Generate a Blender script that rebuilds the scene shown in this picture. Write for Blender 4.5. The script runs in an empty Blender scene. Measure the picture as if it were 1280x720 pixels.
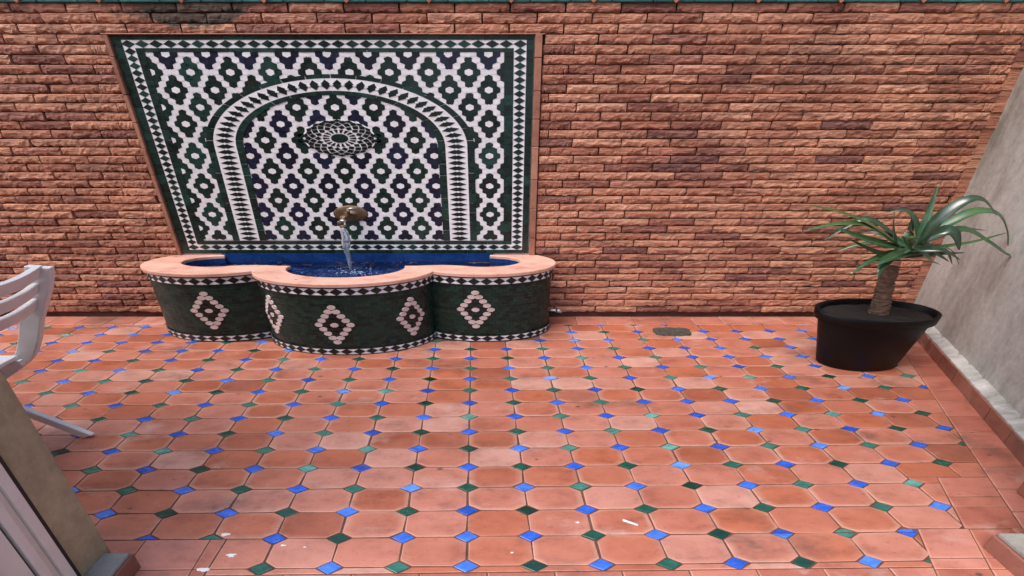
import bpy, bmesh, math, random
from mathutils import Vector, Matrix, noise
random.seed(7)
R = random.Random(11)
S = 2.1                      # the place is this much wider (X) than deep
XC = -0.9885                 # axis of the mosaic and the fountain
YW = 2.8286                  # face of the far wall
scene = bpy.context.scene
COL = scene.collection

# ------------------------------------------------------------------ camera
cam_d = bpy.data.cameras.new('camera')
cam = bpy.data.objects.new('camera', cam_d); COL.objects.link(cam)
PITCH = 0.4483
cam.location = (0, 0, 1.4)
cam.rotation_euler = (math.pi/2 - PITCH, 0, 0)
cam_d.sensor_width = 36
FPX = 531.48; CX = 625.19; CY = 390.0
cam_d.lens = 36*FPX/1280
cam_d.shift_x = (640-CX)/1280
cam_d.shift_y = (CY-360)/1280
cam_d.clip_start = 0.02; cam_d.clip_end = 500
scene.camera = cam

# ------------------------------------------------------------------ sky, sun, exposure
SUN_EL, SUN_AZ = math.radians(60), math.radians(236)     # azimuth clockwise from +Y
world = bpy.data.worlds.new('World'); scene.world = world; world.use_nodes = True
wn = world.node_tree.nodes; wl = world.node_tree.links
sky = wn.new('ShaderNodeTexSky'); sky.sky_type = 'NISHITA'; sky.sun_disc = False
sky.sun_elevation = SUN_EL; sky.sun_rotation = SUN_AZ
sky.air_density = 1.0; sky.dust_density = 4.0; sky.ozone_density = 1.0
bg = wn['Background']; wl.new(sky.outputs[0], bg.inputs[0]); bg.inputs[1].default_value = 0.145
sun_d = bpy.data.lights.new('sun', 'SUN'); sun_d.energy = 1.1; sun_d.angle = math.radians(40); sun_d.color = (1, .97, .95)
sun = bpy.data.objects.new('sun', sun_d); COL.objects.link(sun)
sdir = Vector((math.sin(SUN_AZ)*math.cos(SUN_EL), math.cos(SUN_AZ)*math.cos(SUN_EL), math.sin(SUN_EL)))
sun.rotation_euler = sdir.to_track_quat('Z', 'Y').to_euler()
sun.location = (0, 0, 6)
scene.view_settings.view_transform = 'Standard'; scene.view_settings.look = 'None'
scene.view_settings.exposure = 0.97; scene.view_settings.gamma = 1

# ------------------------------------------------------------------ pixel helpers (photo 1280x720)
def ray(px, py):
    u = (px-CX)/FPX; v = -(py-CY)/FPX; c, s = math.cos(PITCH), math.sin(PITCH)
    return Vector((u, c+v*s, -s+v*c))
def on_z(px, py, z=0.0):
    d = ray(px, py); t = (z-1.4)/d.z; return Vector((d.x*t, d.y*t, z))
def on_y(px, py, Y):
    d = ray(px, py); t = Y/d.y; return Vector((d.x*t, Y, 1.4+d.z*t))
def project(p):
    c, s = math.cos(PITCH), math.sin(PITCH); z = p[2]-1.4
    d = p[1]*c - z*s
    if d < .02: return (-9999, -9999, d)
    return (CX+FPX*p[0]/d, CY-FPX*(p[1]*s+z*c)/d, d)

# ------------------------------------------------------------------ object helpers
def link(name, me, mat=None, parent=None, smooth=False):
    o = bpy.data.objects.new(name, me); COL.objects.link(o)
    if mat and not me.materials: me.materials.append(mat)
    if smooth:
        for p in me.polygons: p.use_smooth = True
    if parent: o.parent = parent
    return o
def mesh(verts, faces, name='mesh'):
    me = bpy.data.meshes.new(name); me.from_pydata([tuple(v) for v in verts], [], faces); me.update(); return me
def mk(name, verts, faces, mat, parent=None, smooth=False):
    return link(name, mesh(verts, faces, name), mat, parent, smooth)
def from_bm(name, bm, mat, parent=None, smooth=False):
    me = bpy.data.meshes.new(name); bm.normal_update(); bm.to_mesh(me); bm.free()
    return link(name, me, mat, parent, smooth)
def empty(name, loc=(0, 0, 0)):
    o = bpy.data.objects.new(name, None); COL.objects.link(o); o.location = loc; o.empty_display_size = .1; return o
def tag(o, label, cat, group=None, kind=None):
    o['label'] = label
    if cat: o['category'] = cat
    if group: o['group'] = group
    if kind: o['kind'] = kind
    return o
class MB:
    def __init__(s): s.v = []; s.f = []; s.m = []
    def add(s, vs, fs, mi=0):
        b = len(s.v); s.v += [tuple(v) for v in vs]; s.f += [tuple(i+b for i in f) for f in fs]; s.m += [mi]*len(fs)
    def box(s, x0, x1, y0, y1, z0, z1):
        s.add([(x0,y0,z0),(x1,y0,z0),(x1,y1,z0),(x0,y1,z0),(x0,y0,z1),(x1,y0,z1),(x1,y1,z1),(x0,y1,z1)],
              [(0,3,2,1),(4,5,6,7),(0,1,5,4),(1,2,6,5),(2,3,7,6),(3,0,4,7)])
    def prism(s, loop, off):                    # loop: list of Vectors (ccw seen from outside), pushed back by off
        n = len(loop); vs = list(loop)+[Vector(p)+off for p in loop]
        s.add(vs, [tuple(range(n))]+[(i, i+n, (i+1) % n+n, (i+1) % n) for i in range(n)])
    def build(s, name, mat, parent=None, smooth=False, mats=None):
        me = mesh(s.v, s.f, name)
        for m in (mats or [mat]): me.materials.append(m)
        if mats: me.polygons.foreach_set('material_index', s.m)
        return link(name, me, None, parent, smooth)
def tube(pts, rads, n=10, sx=1.0, cap=True):
    mb = MB(); rings = []
    for i, p in enumerate(pts):
        p = Vector(p); a = Vector(pts[max(0, i-1)]); b = Vector(pts[min(len(pts)-1, i+1)])
        t = (b-a).normalized(); ref = Vector((0, 0, 1)) if abs(t.z) < .9 else Vector((0, 1, 0))
        u = t.cross(ref).normalized(); w = u.cross(t)
        rings.append([p+(u*math.cos(q)+w*math.sin(q))*rads[i] for q in [2*math.pi*k/n for k in range(n)]])
    c = Vector(pts[0])
    for r in rings:
        mb.v += [(c.x+(q.x-c.x)*sx, q.y, q.z) for q in r]
    for i in range(len(rings)-1):
        for k in range(n):
            mb.f.append((i*n+k, i*n+(k+1) % n, (i+1)*n+(k+1) % n, (i+1)*n+k))
    if cap:
        mb.f.append(tuple(range(n))[::-1]); mb.f.append(tuple((len(rings)-1)*n+k for k in range(n)))
    mb.m = [0]*len(mb.f)
    return mb
def bevel_box(name, x0, x1, y0, y1, z0, z1, mat, parent, b=.006, seg=2, xf=None):
    bm = bmesh.new(); bmesh.ops.create_cube(bm, size=1)
    for v in bm.verts: v.co = Vector((x0+(v.co.x+.5)*(x1-x0), y0+(v.co.y+.5)*(y1-y0), z0+(v.co.z+.5)*(z1-z0)))
    if b: bmesh.ops.bevel(bm, geom=list(bm.edges), offset=b, segments=seg, affect='EDGES', profile=.6)
    if xf:
        for v in bm.verts: v.co = xf(v.co)
    return from_bm(name, bm, mat, parent)

# ------------------------------------------------------------------ materials
def new_mat(name):
    m = bpy.data.materials.new(name); m.use_nodes = True
    nt = m.node_tree; return m, nt, nt.nodes, nt.links, nt.nodes['Principled BSDF']
def ramp(nodes, stops):
    r = nodes.new('ShaderNodeValToRGB'); e = r.color_ramp.elements
    while len(e) < len(stops): e.new(.5)
    for el, (p, c) in zip(e, stops): el.position = p; el.color = (*c, 1) if len(c) == 3 else c
    return r
def tex_noise(nodes, links, scale, detail=4, rough=.55, vec=None, stretch=None):
    n = nodes.new('ShaderNodeTexNoise'); n.inputs['Scale'].default_value = scale
    n.inputs['Detail'].default_value = detail; n.inputs['Roughness'].default_value = rough
    if vec is None:
        g = nodes.new('ShaderNodeNewGeometry'); vec = g.outputs['Position']
    mp = nodes.new('ShaderNodeMapping'); links.new(vec, mp.inputs[0])
    mp.inputs['Scale'].default_value = stretch or (1/S, 1, 1)
    links.new(mp.outputs[0], n.inputs['Vector'])
    return n, mp
def mix(nodes, links, a, b, fac, mode='MIX'):
    m = nodes.new('ShaderNodeMix'); m.data_type = 'RGBA'; m.blend_type = mode
    for sock, val in ((m.inputs[0], fac), (m.inputs[6], a), (m.inputs[7], b)):
        if hasattr(val, 'is_linked'): links.new(val, sock)
        elif isinstance(val, (int, float)): sock.default_value = val
        else: sock.default_value = (*val, 1)
    return m.outputs[2]
def math_node(nodes, links, op, a, b=0.0, clamp=False):
    m = nodes.new('ShaderNodeMath'); m.operation = op; m.use_clamp = clamp
    for s_, v in ((m.inputs[0], a), (m.inputs[1], b)):
        if hasattr(v, 'is_linked'): links.new(v, s_)
        else: s_.default_value = v
    return m.outputs[0]
def bump(nodes, links, bsdf, h, strength=.4, dist=.004):
    b = nodes.new('ShaderNodeBump'); b.inputs['Strength'].default_value = strength; b.inputs['Distance'].default_value = dist
    links.new(h, b.inputs['Height']); links.new(b.outputs[0], bsdf.inputs['Normal']); return b

def rnd_socket(nodes, stuff):
    if stuff:
        a = nodes.new('ShaderNodeAttribute'); a.attribute_name = 'rnd'; return a.outputs['Fac']
    return nodes.new('ShaderNodeObjectInfo').outputs['Random']

def brick_mat(name, stuff=False):
    m, nt, N, L, b = new_mat(name)
    rnd = rnd_socket(N, stuff)
    base = ramp(N, [(0, (.27, .11, .085)), (.12, (.40, .17, .115)), (.4, (.53, .25, .165)), (.78, (.61, .325, .225)), (.93, (.45, .20, .145)), (1, (.22, .10, .09))]); L.new(rnd, base.inputs[0])
    n1, _ = tex_noise(N, L, 20, 6, .66, stretch=(.45/S, 1, 1.7))
    c1 = ramp(N, [(.32, (.42, .33, .31)), (.48, (.95, .88, .84)), (.70, (1.22, 1.14, 1.04))]); L.new(n1.outputs[0], c1.inputs[0])
    col = mix(N, L, base.outputs[0], c1.outputs[0], 1.0, 'MULTIPLY')
    # big weather stains (soot runs) with a shape of their own
    n2, _ = tex_noise(N, L, 2.6, 5, .62)
    st = ramp(N, [(.56, (0, 0, 0)), (.72, (.6, .6, .6))]); L.new(n2.outputs[0], st.inputs[0])
    col = mix(N, L, col, (.13, .055, .045), st.outputs[0])
    # soot patch below the coping, over the left half of the mosaic
    g_ = N.new('ShaderNodeNewGeometry'); mp_ = N.new('ShaderNodeMapping'); L.new(g_.outputs['Position'], mp_.inputs[0])
    mp_.inputs['Location'].default_value = (1.72/.42, 0, -1.872/.085); mp_.inputs['Scale'].default_value = (1/.42, 0, 1/.085)
    ln = N.new('ShaderNodeVectorMath'); ln.operation = 'LENGTH'; L.new(mp_.outputs[0], ln.inputs[0])
    ns_, _ = tex_noise(N, L, 14, 6, .7)
    sv = math_node(N, L, 'SUBTRACT', math_node(N, L, 'MULTIPLY', ns_.outputs[0], 2.6), math_node(N, L, 'ADD', ln.outputs['Value'], .35))
    ss_ = ramp(N, [(0, (0, 0, 0)), (.35, (.9, .9, .9))]); L.new(sv, ss_.inputs[0])
    col = mix(N, L, col, (.055, .045, .035), ss_.outputs[0])
    n3, _ = tex_noise(N, L, 90, 3, .6)
    c3 = ramp(N, [(.30, (.55, .5, .5)), (.45, (1, 1, 1))]); L.new(n3.outputs[0], c3.inputs[0])
    col = mix(N, L, col, c3.outputs[0], .6, 'MULTIPLY')
    L.new(col, b.inputs['Base Color']); b.inputs['Roughness'].default_value = .78
    n4, _ = tex_noise(N, L, 45, 6, .65, stretch=(1/S*.6, 1, 1.6))
    bump(N, L, b, n4.outputs[0], .9, .018)
    return m
BRICK = brick_mat('split_brick'); BRICK_ST = brick_mat('split_brick_far', True)

def terracotta(name, stops, rough=.5, stuff=False, scale=1.0, bumpd=.0015, stain=True):
    m, nt, N, L, b = new_mat(name)
    rnd = rnd_socket(N, stuff)
    base = ramp(N, stops); L.new(rnd, base.inputs[0])
    n1, mp = tex_noise(N, L, 12*scale, 8, .68)
    c1 = ramp(N, [(.28, (.66, .58, .56)), (.47, (1, .98, .97)), (.68, (1.18, 1.22, 1.26))]); L.new(n1.outputs[0], c1.inputs[0])
    col = mix(N, L, base.outputs[0], c1.outputs[0], 1.0, 'MULTIPLY')
    at_ = N.new('ShaderNodeAttribute'); at_.attribute_name = 'rim'
    nr_, _ = tex_noise(N, L, 16, 4, .6); rv = ramp(N, [(0, (0,)*3), (.4, (.35,)*3), (1, (1.05,)*3)]); oi_ = N.new('ShaderNodeMath'); oi_.operation = 'FRACT'; o7 = math_node(N, L, 'MULTIPLY', rnd, 7.31); L.new(o7, oi_.inputs[0]); L.new(oi_.outputs[0], rv.inputs[0])
    rm = math_node(N, L, 'MULTIPLY', math_node(N, L, 'MULTIPLY', at_.outputs['Fac'], nr_.outputs[0]), rv.outputs[0])
    col = mix(N, L, col, (.60, .37, .28), rm)
    vo = N.new('ShaderNodeTexVoronoi'); vo.inputs['Scale'].default_value = 11; mpv = N.new('ShaderNodeMapping'); mpv.inputs['Scale'].default_value = (1/S, 1, 1)
    gp = N.new('ShaderNodeNewGeometry'); L.new(gp.outputs['Position'], mpv.inputs[0]); L.new(mpv.outputs[0], vo.inputs['Vector'])
    vn, _ = tex_noise(N, L, 45, 4, .7); vd = math_node(N, L, 'ADD', vo.outputs['Distance'], math_node(N, L, 'MULTIPLY', math_node(N, L, 'SUBTRACT', vn.outputs[0], .5), .16))
    pit = ramp(N, [(.035, (.85, .85, .85)), (.085, (0, 0, 0))]); L.new(vd, pit.inputs[0])
    vsel = ramp(N, [(.33, (0, 0, 0)), (.38, (1, 1, 1))]); L.new(vo.outputs['Color'], vsel.inputs[0])
    if stain: col = mix(N, L, col, (.09, .045, .038), math_node(N, L, 'MULTIPLY', pit.outputs[0], vsel.outputs[0]))
    n3, _ = tex_noise(N, L, 60*scale, 4, .7)
    c3 = ramp(N, [(.28, (.35, .28, .26)), (.40, (1, 1, 1))]); L.new(n3.outputs[0], c3.inputs[0])
    col = mix(N, L, col, c3.outputs[0], .55, 'MULTIPLY')
    if stain:     # pale lime bloom
        n2, _ = tex_noise(N, L, 5.3, 6, .66)
        s2 = ramp(N, [(.58, (0, 0, 0)), (.70, (.55, .55, .55))]); L.new(n2.outputs[0], s2.inputs[0])
        col = mix(N, L, col, (.56, .40, .355), math_node(N, L, 'MULTIPLY', s2.outputs[0], math_node(N, L, 'MULTIPLY', vn.outputs[0], 1.7)))
        n5, _ = tex_noise(N, L, 3.1, 5, .7)
        s5 = ramp(N, [(.555, (0, 0, 0)), (.70, (.85, .85, .85))]); L.new(n5.outputs[0], s5.inputs[0])
        col = mix(N, L, col, (.13, .07, .055), math_node(N, L, 'MULTIPLY', s5.outputs[0], math_node(N, L, 'MULTIPLY', vn.outputs[0], 1.6)))
    L.new(col, b.inputs['Base Color'])
    rr = ramp(N, [(.3, (rough-.1,)*3), (.7, (rough+.14,)*3)]); L.new(n1.outputs[0], rr.inputs[0]); L.new(rr.outputs[0], b.inputs['Roughness'])
    n4, _ = tex_noise(N, L, 38*scale, 5, .6)
    bump(N, L, b, n4.outputs[0], .35, bumpd)
    return m
TSTOPS = [(0, (.31, .092, .052)), (.2, (.42, .128, .066)), (.45, (.42, .145, .092)), (.68, (.455, .170, .115)), (.88, (.47, .205, .150)), (1, (.52, .28, .22))]
TILE = terracotta('octagon_clay', TSTOPS, .39); TILE_ST = terracotta('octagon_clay_far', TSTOPS, .39, True)
EDGE = terracotta('worn_clay_edge', [(0, (.40, .15, .09)), (1, (.56, .27, .19))], .55)
SQ = terracotta('border_clay', [(0, (.32, .098, .065)), (.5, (.42, .145, .098)), (1, (.48, .195, .145))], .5)
RIMC = terracotta('rim_clay', [(0, (.66, .37, .285)), (1, (.66, .37, .285))], .5, stain=True)
SKIRT = terracotta('skirting_clay', [(0, (.22, .085, .06)), (1, (.30, .12, .085))], .6, bumpd=.004)
STRIPC = terracotta('frame_clay', [(0, (.28, .12, .078)), (1, (.40, .185, .12))], .75, stain=False, bumpd=.004)

def glaze(name, stops, rough=.16, var=.25, bumps=.25, stuff=False, spec=.5, mscale=40):
    m, nt, N, L, b = new_mat(name)
    rnd = rnd_socket(N, stuff)
    base = ramp(N, stops); L.new(rnd, base.inputs[0])
    n1, _ = tex_noise(N, L, mscale, 4, .6)
    lo = 1-var; c1 = ramp(N, [(.3, (lo, lo, lo)), (.7, (1+var, 1+var, 1+var))]); L.new(n1.outputs[0], c1.inputs[0])
    col = mix(N, L, base.outputs[0], c1.outputs[0], 1.0, 'MULTIPLY')
    L.new(col, b.inputs['Base Color'])
    rr = ramp(N, [(.3, (rough*.7,)*3), (.7, (rough*1.6,)*3)]); L.new(n1.outputs[0], rr.inputs[0]); L.new(rr.outputs[0], b.inputs['Roughness'])
    b.inputs['Specular IOR Level'].default_value = spec
    n4, _ = tex_noise(N, L, 70, 3, .5)
    bump(N, L, b, n4.outputs[0], bumps, .0012)
    return m
G_WHITE = glaze('white_glaze', [(0, (.76, .75, .79)), (1, (.84, .83, .87))], .32, .10, .3)
G_PINK = glaze('pink_white_glaze', [(0, (.52, .40, .39)), (1, (.66, .54, .53))], .35, .15, .3)
G_GREEN = glaze('green_glaze', [(0, (.003, .012, .010)), (.6, (.006, .022, .018)), (1, (.010, .042, .034))], .30, .35)
G_BLUE = glaze('ink_blue_glaze', [(0, (.004, .005, .016)), (1, (.009, .011, .040))], .30, .35)
G_DARK = glaze('black_green_glaze', [(0, (.002, .006, .005)), (1, (.005, .013, .011))], .30, .3)
F_BLUE = glaze('floor_blue_glaze', [(0, (.018, .075, .42)), (.6, (.025, .115, .60)), (.9, (.06, .20, .75)), (1, (.14, .34, .78))], .20, .3)
F_GREEN = glaze('floor_green_glaze', [(0, (.005, .035, .024)), (.25, (.009, .075, .052)), (.6, (.022, .13, .095)), (.88, (.06, .22, .18)), (1, (.14, .38, .34))], .20, .3)
F_BLUE_ST = glaze('floor_blue_far', [(0, (.018, .075, .42)), (1, (.05, .17, .7))], .2, .3, stuff=True)
LINING = glaze('basin_blue', [(0, (.008, .040, .17)), (1, (.008, .040, .17))], .22, .35, mscale=12)
TEAL = glaze('coping_glaze', [(0, (.018, .10, .105)), (1, (.035, .16, .16))], .28, .35)

def plain(name, col, rough=.5, metal=0.0, var=.12, scale=30, bumps=.2, bd=.002, spec=.5):
    m, nt, N, L, b = new_mat(name)
    n1, _ = tex_noise(N, L, scale, 5, .6)
    c1 = ramp(N, [(.3, tuple(c*(1-var) for c in col)), (.7, tuple(c*(1+var) for c in col))]); L.new(n1.outputs[0], c1.inputs[0])
    L.new(c1.outputs[0], b.inputs['Base Color']); b.inputs['Roughness'].default_value = rough; b.inputs['Metallic'].default_value = metal
    b.inputs['Specular IOR Level'].default_value = spec
    if bumps: bump(N, L, b, n1.outputs[0], bumps, bd)
    return m
GROUT = plain('floor_grout', (.135, .055, .042), .9, var=.4)
MORTAR = plain('wall_mortar', (.06, .026, .02), .95, var=.35, bd=.01)
PGROUT = plain('mosaic_grout', (.34, .31, .33), .9, var=.2)
WPLAST = plain('white_plastic', (.80, .79, .80), .42, var=.05, scale=14, bumps=.08)
WFRAME = plain('white_frame', (.70, .675, .62), .4, var=.06, scale=9, bumps=.05)
GASKET = plain('gasket', (.02, .02, .022), .7)
BRASS = plain('brass', (.17, .115, .075), .5, .85, .25, 60, .2)
POT = plain('black_pot', (.003, .003, .0036), .5, var=.25, scale=25, spec=.22)
SOIL = plain('soil', (.012, .009, .0075), .95, var=.5, scale=80, bumps=.9, bd=.01)
BARK = plain('bark', (.17, .10, .07), .9, var=.6, scale=55, bumps=1.0, bd=.02)
STEEL = plain('pipe_steel', (.45, .44, .46), .35, .9, .2, 40)
IRON = plain('drain_iron', (.065, .062, .05), .75, .1, .6, 45, .8, .006)
PAPER = plain('paper_white', (.75, .74, .72), .8, var=.05)

def zellige_body():
    m, nt, N, L, b = new_mat('basin_green_tiles')
    at = N.new('ShaderNodeAttribute'); at.attribute_name = 'arc'
    mp = N.new('ShaderNodeMapping'); L.new(at.outputs['Vector'], mp.inputs[0]); mp.inputs['Scale'].default_value = (1, 1, 1)
    br = N.new('ShaderNodeTexBrick'); L.new(mp.outputs[0], br.inputs['Vector'])
    br.offset = .5; br.inputs['Scale'].default_value = 1
    br.inputs['Brick Width'].default_value = .022; br.inputs['Row Height'].default_value = .022
    br.inputs['Mortar Size'].default_value = .0011; br.inputs['Mortar Smooth'].default_value = .3
    br.inputs['Color1'].default_value = (.003, .010, .008, 1); br.inputs['Color2'].default_value = (.010, .038, .027, 1)
    br.inputs['Mortar'].default_value = (.005, .009, .007, 1)
    n, _ = tex_noise(N, L, 7, 5, .65)
    s = ramp(N, [(.45, (0, 0, 0)), (.7, (.5, .5, .5))]); L.new(n.outputs[0], s.inputs[0])
    col = mix(N, L, br.outputs[0], (.008, .026, .019), s.outputs[0])
    L.new(col, b.inputs['Base Color']); rb = ramp(N, [(.35, (.22,)*3), (.65, (.55,)*3)]); nb_, _ = tex_noise(N, L, 16, 5, .65); L.new(nb_.outputs[0], rb.inputs[0]); L.new(rb.outputs[0], b.inputs['Roughness']); b.inputs['Specular IOR Level'].default_value = .32
    n2, _ = tex_noise(N, L, 55, 4, .6)
    h = mix(N, L, br.outputs['Fac'], n2.outputs[0], .5)
    bp = bump(N, L, b, h, .7, .005); bp.invert = False
    return m
BODY = zellige_body()

def concrete(name, c0, c1_, stain, sc=1.4):
    m, nt, N, L, b = new_mat(name)
    n1, _ = tex_noise(N, L, sc, 7, .62, stretch=(1/S, .9, .55))
    r1 = ramp(N, [(.32, c0), (.68, c1_)]); L.new(n1.outputs[0], r1.inputs[0])
    n2, _ = tex_noise(N, L, 3.2, 6, .7, stretch=(1/S, 1, .35))
    r2 = ramp(N, [(.46, (0, 0, 0)), (.66, (.8, .8, .8))]); L.new(n2.outputs[0], r2.inputs[0])
    col = mix(N, L, r1.outputs[0], stain, r2.outputs[0])
    n3, _ = tex_noise(N, L, 28, 5, .7)
    r3 = ramp(N, [(.3, (.78, .78, .78)), (.6, (1.06, 1.06, 1.06))]); L.new(n3.outputs[0], r3.inputs[0])
    col = mix(N, L, col, r3.outputs[0], .8, 'MULTIPLY')
    L.new(col, b.inputs['Base Color']); b.inputs['Roughness'].default_value = .85
    bump(N, L, b, n3.outputs[0], .5, .006)
    return m
CONC = concrete('grey_render', (.35, .345, .315), (.60, .60, .575), (.20, .185, .15))
OLIVE = concrete('olive_render', (.30, .25, .145), (.46, .39, .25), (.21, .165, .09), 3.5)
CEM = concrete('pale_cement', (.40, .39, .37), (.62, .61, .59), (.10, .09, .08), 6)
CEM2 = concrete('grey_cement', (.20, .19, .17), (.33, .32, .29), (.14, .12, .1), 6)

def water_mat():
    m, nt, N, L, b = new_mat('water')
    b.inputs['Base Color'].default_value = (.75, .88, 1, 1); b.inputs['Roughness'].default_value = .02
    b.inputs['Transmission Weight'].default_value = 1; b.inputs['IOR'].default_value = 1.33
    n, _ = tex_noise(N, L, 30, 3, .5); bump(N, L, b, n.outputs[0], .35, .008)
    return m
WATER = water_mat(); STREAM = water_mat(); STREAM.name = 'falling_water'
STREAM.node_tree.nodes['Principled BSDF'].inputs['Transmission Weight'].default_value = .82
STREAM.node_tree.nodes['Principled BSDF'].inputs['Base Color'].default_value = (.62, .70, .78, 1)
STREAM.node_tree.nodes['Principled BSDF'].inputs['Roughness'].default_value = .18
def leaf_mat():
    m, nt, N, L, b = new_mat('leaf')
    rnd = N.new('ShaderNodeObjectInfo').outputs['Random']
    r = ramp(N, [(0, (.014, .045, .022)), (.5, (.025, .085, .03)), (1, (.06, .15, .04))]); L.new(rnd, r.inputs[0])
    n, _ = tex_noise(N, L, 18, 3, .5)
    c = ramp(N, [(.3, (.7, .75, .75)), (.7, (1.3, 1.25, 1.2))]); L.new(n.outputs[0], c.inputs[0])
    L.new(mix(N, L, r.outputs[0], c.outputs[0], 1.0, 'MULTIPLY'), b.inputs['Base Color'])
    b.inputs['Roughness'].default_value = .30; b.inputs['Specular IOR Level'].default_value = .9; b.inputs['Coat Weight'].default_value = .6; b.inputs['Coat Roughness'].default_value = .25
    return m
LEAF = leaf_mat()

# ================================================================== FLOOR
LT, TH, LX0, LY0 = .0790*1.4, .0249, -.0816*1.4, .6609*1.4
ct, sn = math.cos(TH), math.sin(TH); TX = 2.0847
def lat(i, j):
    a, b = i*LT, j*LT
    return ((a*ct-b*sn)*TX+LX0, a*sn+b*ct+LY0)
def unlat(X, Y):
    a = (X-LX0)/TX; b = Y-LY0
    return ((a*ct+b*sn)/LT, (-a*sn+b*ct)/LT)

floor = mk('floor', [(-6, -1.2, -.004), (3.6, -1.2, -.004), (3.6, 2.95, -.004), (-6, 2.95, -.004),
                     (-6, -1.2, -.1), (3.6, -1.2, -.1), (3.6, 2.95, -.1), (-6, 2.95, -.1)],
           [(0, 1, 2, 3), (7, 6, 5, 4), (0, 4, 5, 1), (1, 5, 6, 2), (2, 6, 7, 3), (3, 7, 4, 0)], GROUT)
tag(floor, 'terracotta octagon tile floor with small blue and green glazed insets', 'floor', kind='structure')

def clip(poly, hp):                       # hp: (a,b,c) keeps a*x+b*y<=c
    out = []; a, b, c = hp
    for k in range(len(poly)):
        p, q = poly[k], poly[(k+1) % len(poly)]
        dp, dq = a*p[0]+b*p[1]-c, a*q[0]+b*q[1]-c
        if dp <= 0: out.append(p)
        if (dp < 0) != (dq < 0) and dp != dq:
            t = dp/(dp-dq); out.append((p[0]+t*(q[0]-p[0]), p[1]+t*(q[1]-p[1])))
    return out
def area(poly): return .5*sum(p[0]*q[1]-q[0]*p[1] for p, q in zip(poly, poly[1:]+poly[:1]))
def rline(off):                            # right border line, X <= 2.548+.507*(Y-2.286)-off
    return (1, -.507, 2.548-.507*2.286-off)
YB = 2.705
REG = [[(0, 1, YB), (0, -1, -1.312), rline(0)],
       [(0, 1, 1.312), (0, -1, -1.068), rline(.215)]]
def row_hp(j, above):                      # half-plane of the lattice row line j
    (x0, y0), (x1, y1) = lat(0, j), lat(1, j); a, b = -(y1-y0), (x1-x0); c = a*x0+b*y0
    return (-a, -b, -c) if above else (a, b, c)
REGC = [[(0, 1, 1.068), row_hp(1, True), rline(.39)],
        [row_hp(1, False), row_hp(-.2, True), (-1, 0, .985), rline(.39)]]
REG += REGC
def clip_regions(poly):
    A = area(poly); parts = []
    for hps in REG:
        q = poly
        for hp in hps:
            q = clip(q, hp)
            if len(q) < 3: break
        if len(q) >= 3 and area(q) > 2.5e-4: parts.append(q)
    if sum(area(q) for q in parts) > .985*A: return [poly]
    return parts
def inset(poly, d):                        # shrink a convex ccw polygon by d (true depth units, X counted /S)
    n = len(poly); P = [(x/S, y) for x, y in poly]; out = []
    lines = []
    for k in range(n):
        p, q = P[k], P[(k+1) % n]; ex, ey = q[0]-p[0], q[1]-p[1]; l = math.hypot(ex, ey) or 1e-9
        nx, ny = -ey/l, ex/l; lines.append((nx, ny, nx*p[0]+ny*p[1]+d))
    for k in range(n):
        a, b = lines[k-1], lines[k]; det = a[0]*b[1]-a[1]*b[0]
        if abs(det) < 1e-4:
            out.append(((P[k][0]+b[0]*d)*S, P[k][1]+b[1]*d)); continue
        x = (a[2]*b[1]-a[1]*b[2])/det; y = (a[0]*b[2]-a[2]*b[0])/det; out.append((x*S, y))
    return out
def dedupe(poly, eps=2.5e-3):
    out = []
    for p in poly:
        if not out or math.hypot((p[0]-out[-1][0])/S, p[1]-out[-1][1]) > eps: out.append(p)
    if len(out) > 1 and math.hypot((out[0][0]-out[-1][0])/S, out[0][1]-out[-1][1]) < eps: out.pop()
    return out
def tile_geo(poly, joint, bev, bz, z=0.0, tilt=(0, 0), rim=0):
    poly = dedupe(poly)
    if len(poly) < 3: return None
    o = inset(poly, joint); t = inset(o, bev)
    if area(o) <= 0 or area(t) <= 1e-5: return None
    n = len(o); cx = sum(p[0] for p in o)/n; cy = sum(p[1] for p in o)/n
    zz = lambda p: z+tilt[0]*(p[0]-cx)/S+tilt[1]*(p[1]-cy)
    if rim:
        q_ = inset(t, rim)
        if area(q_) > 1e-4:
            vs = [(p[0]-cx, p[1]-cy, zz(p)+.0007) for p in q_]+[(p[0]-cx, p[1]-cy, zz(p)) for p in t]+[(p[0]-cx, p[1]-cy, zz(p)-bz) for p in o]+[(p[0]-cx, p[1]-cy, -.012) for p in o]
            fs = [tuple(range(n))]+[(k+l*n, k+(l+1)*n, (k+1) % n+(l+1)*n, (k+1) % n+l*n) for l in range(3) for k in range(n)]
            return (cx, cy), vs, fs, [0]+[0]*n+[1]*n+[0]*n, [0.0]*n+[1.0]*(3*n)
    vs = [(p[0]-cx, p[1]-cy, zz(p)) for p in t]+[(p[0]-cx, p[1]-cy, zz(p)-bz) for p in o]+[(p[0]-cx, p[1]-cy, -.012) for p in o]
    fs = [tuple(range(n))]+[(k, k+n, (k+1) % n+n, (k+1) % n) for k in range(n)]+[(k+n, k+2*n, (k+1) % n+2*n, (k+1) % n+n) for k in range(n)]
    fs = [fs[0]]+[tuple(reversed(f)) if False else f for f in fs[1:]]
    return (cx, cy), vs, fs, [0]+[1]*n+[0]*n
def tile_mesh(geo, m0, m1, name):
    me = mesh(geo[1], geo[2], name); me.materials.append(m0); me.materials.append(m1)
    me.polygons.foreach_set('material_index', geo[3])
    if len(geo) > 4: me.attributes.new('rim', 'FLOAT', 'POINT').data.foreach_set('value', geo[4])
    return me
C = .205
OCT = [(C, 0), (1-C, 0), (1, C), (1, 1-C), (1-C, 1), (C, 1), (0, 1-C), (0, C)]
DIA = [(0, -C), (C, 0), (0, C), (-C, 0)]
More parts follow.
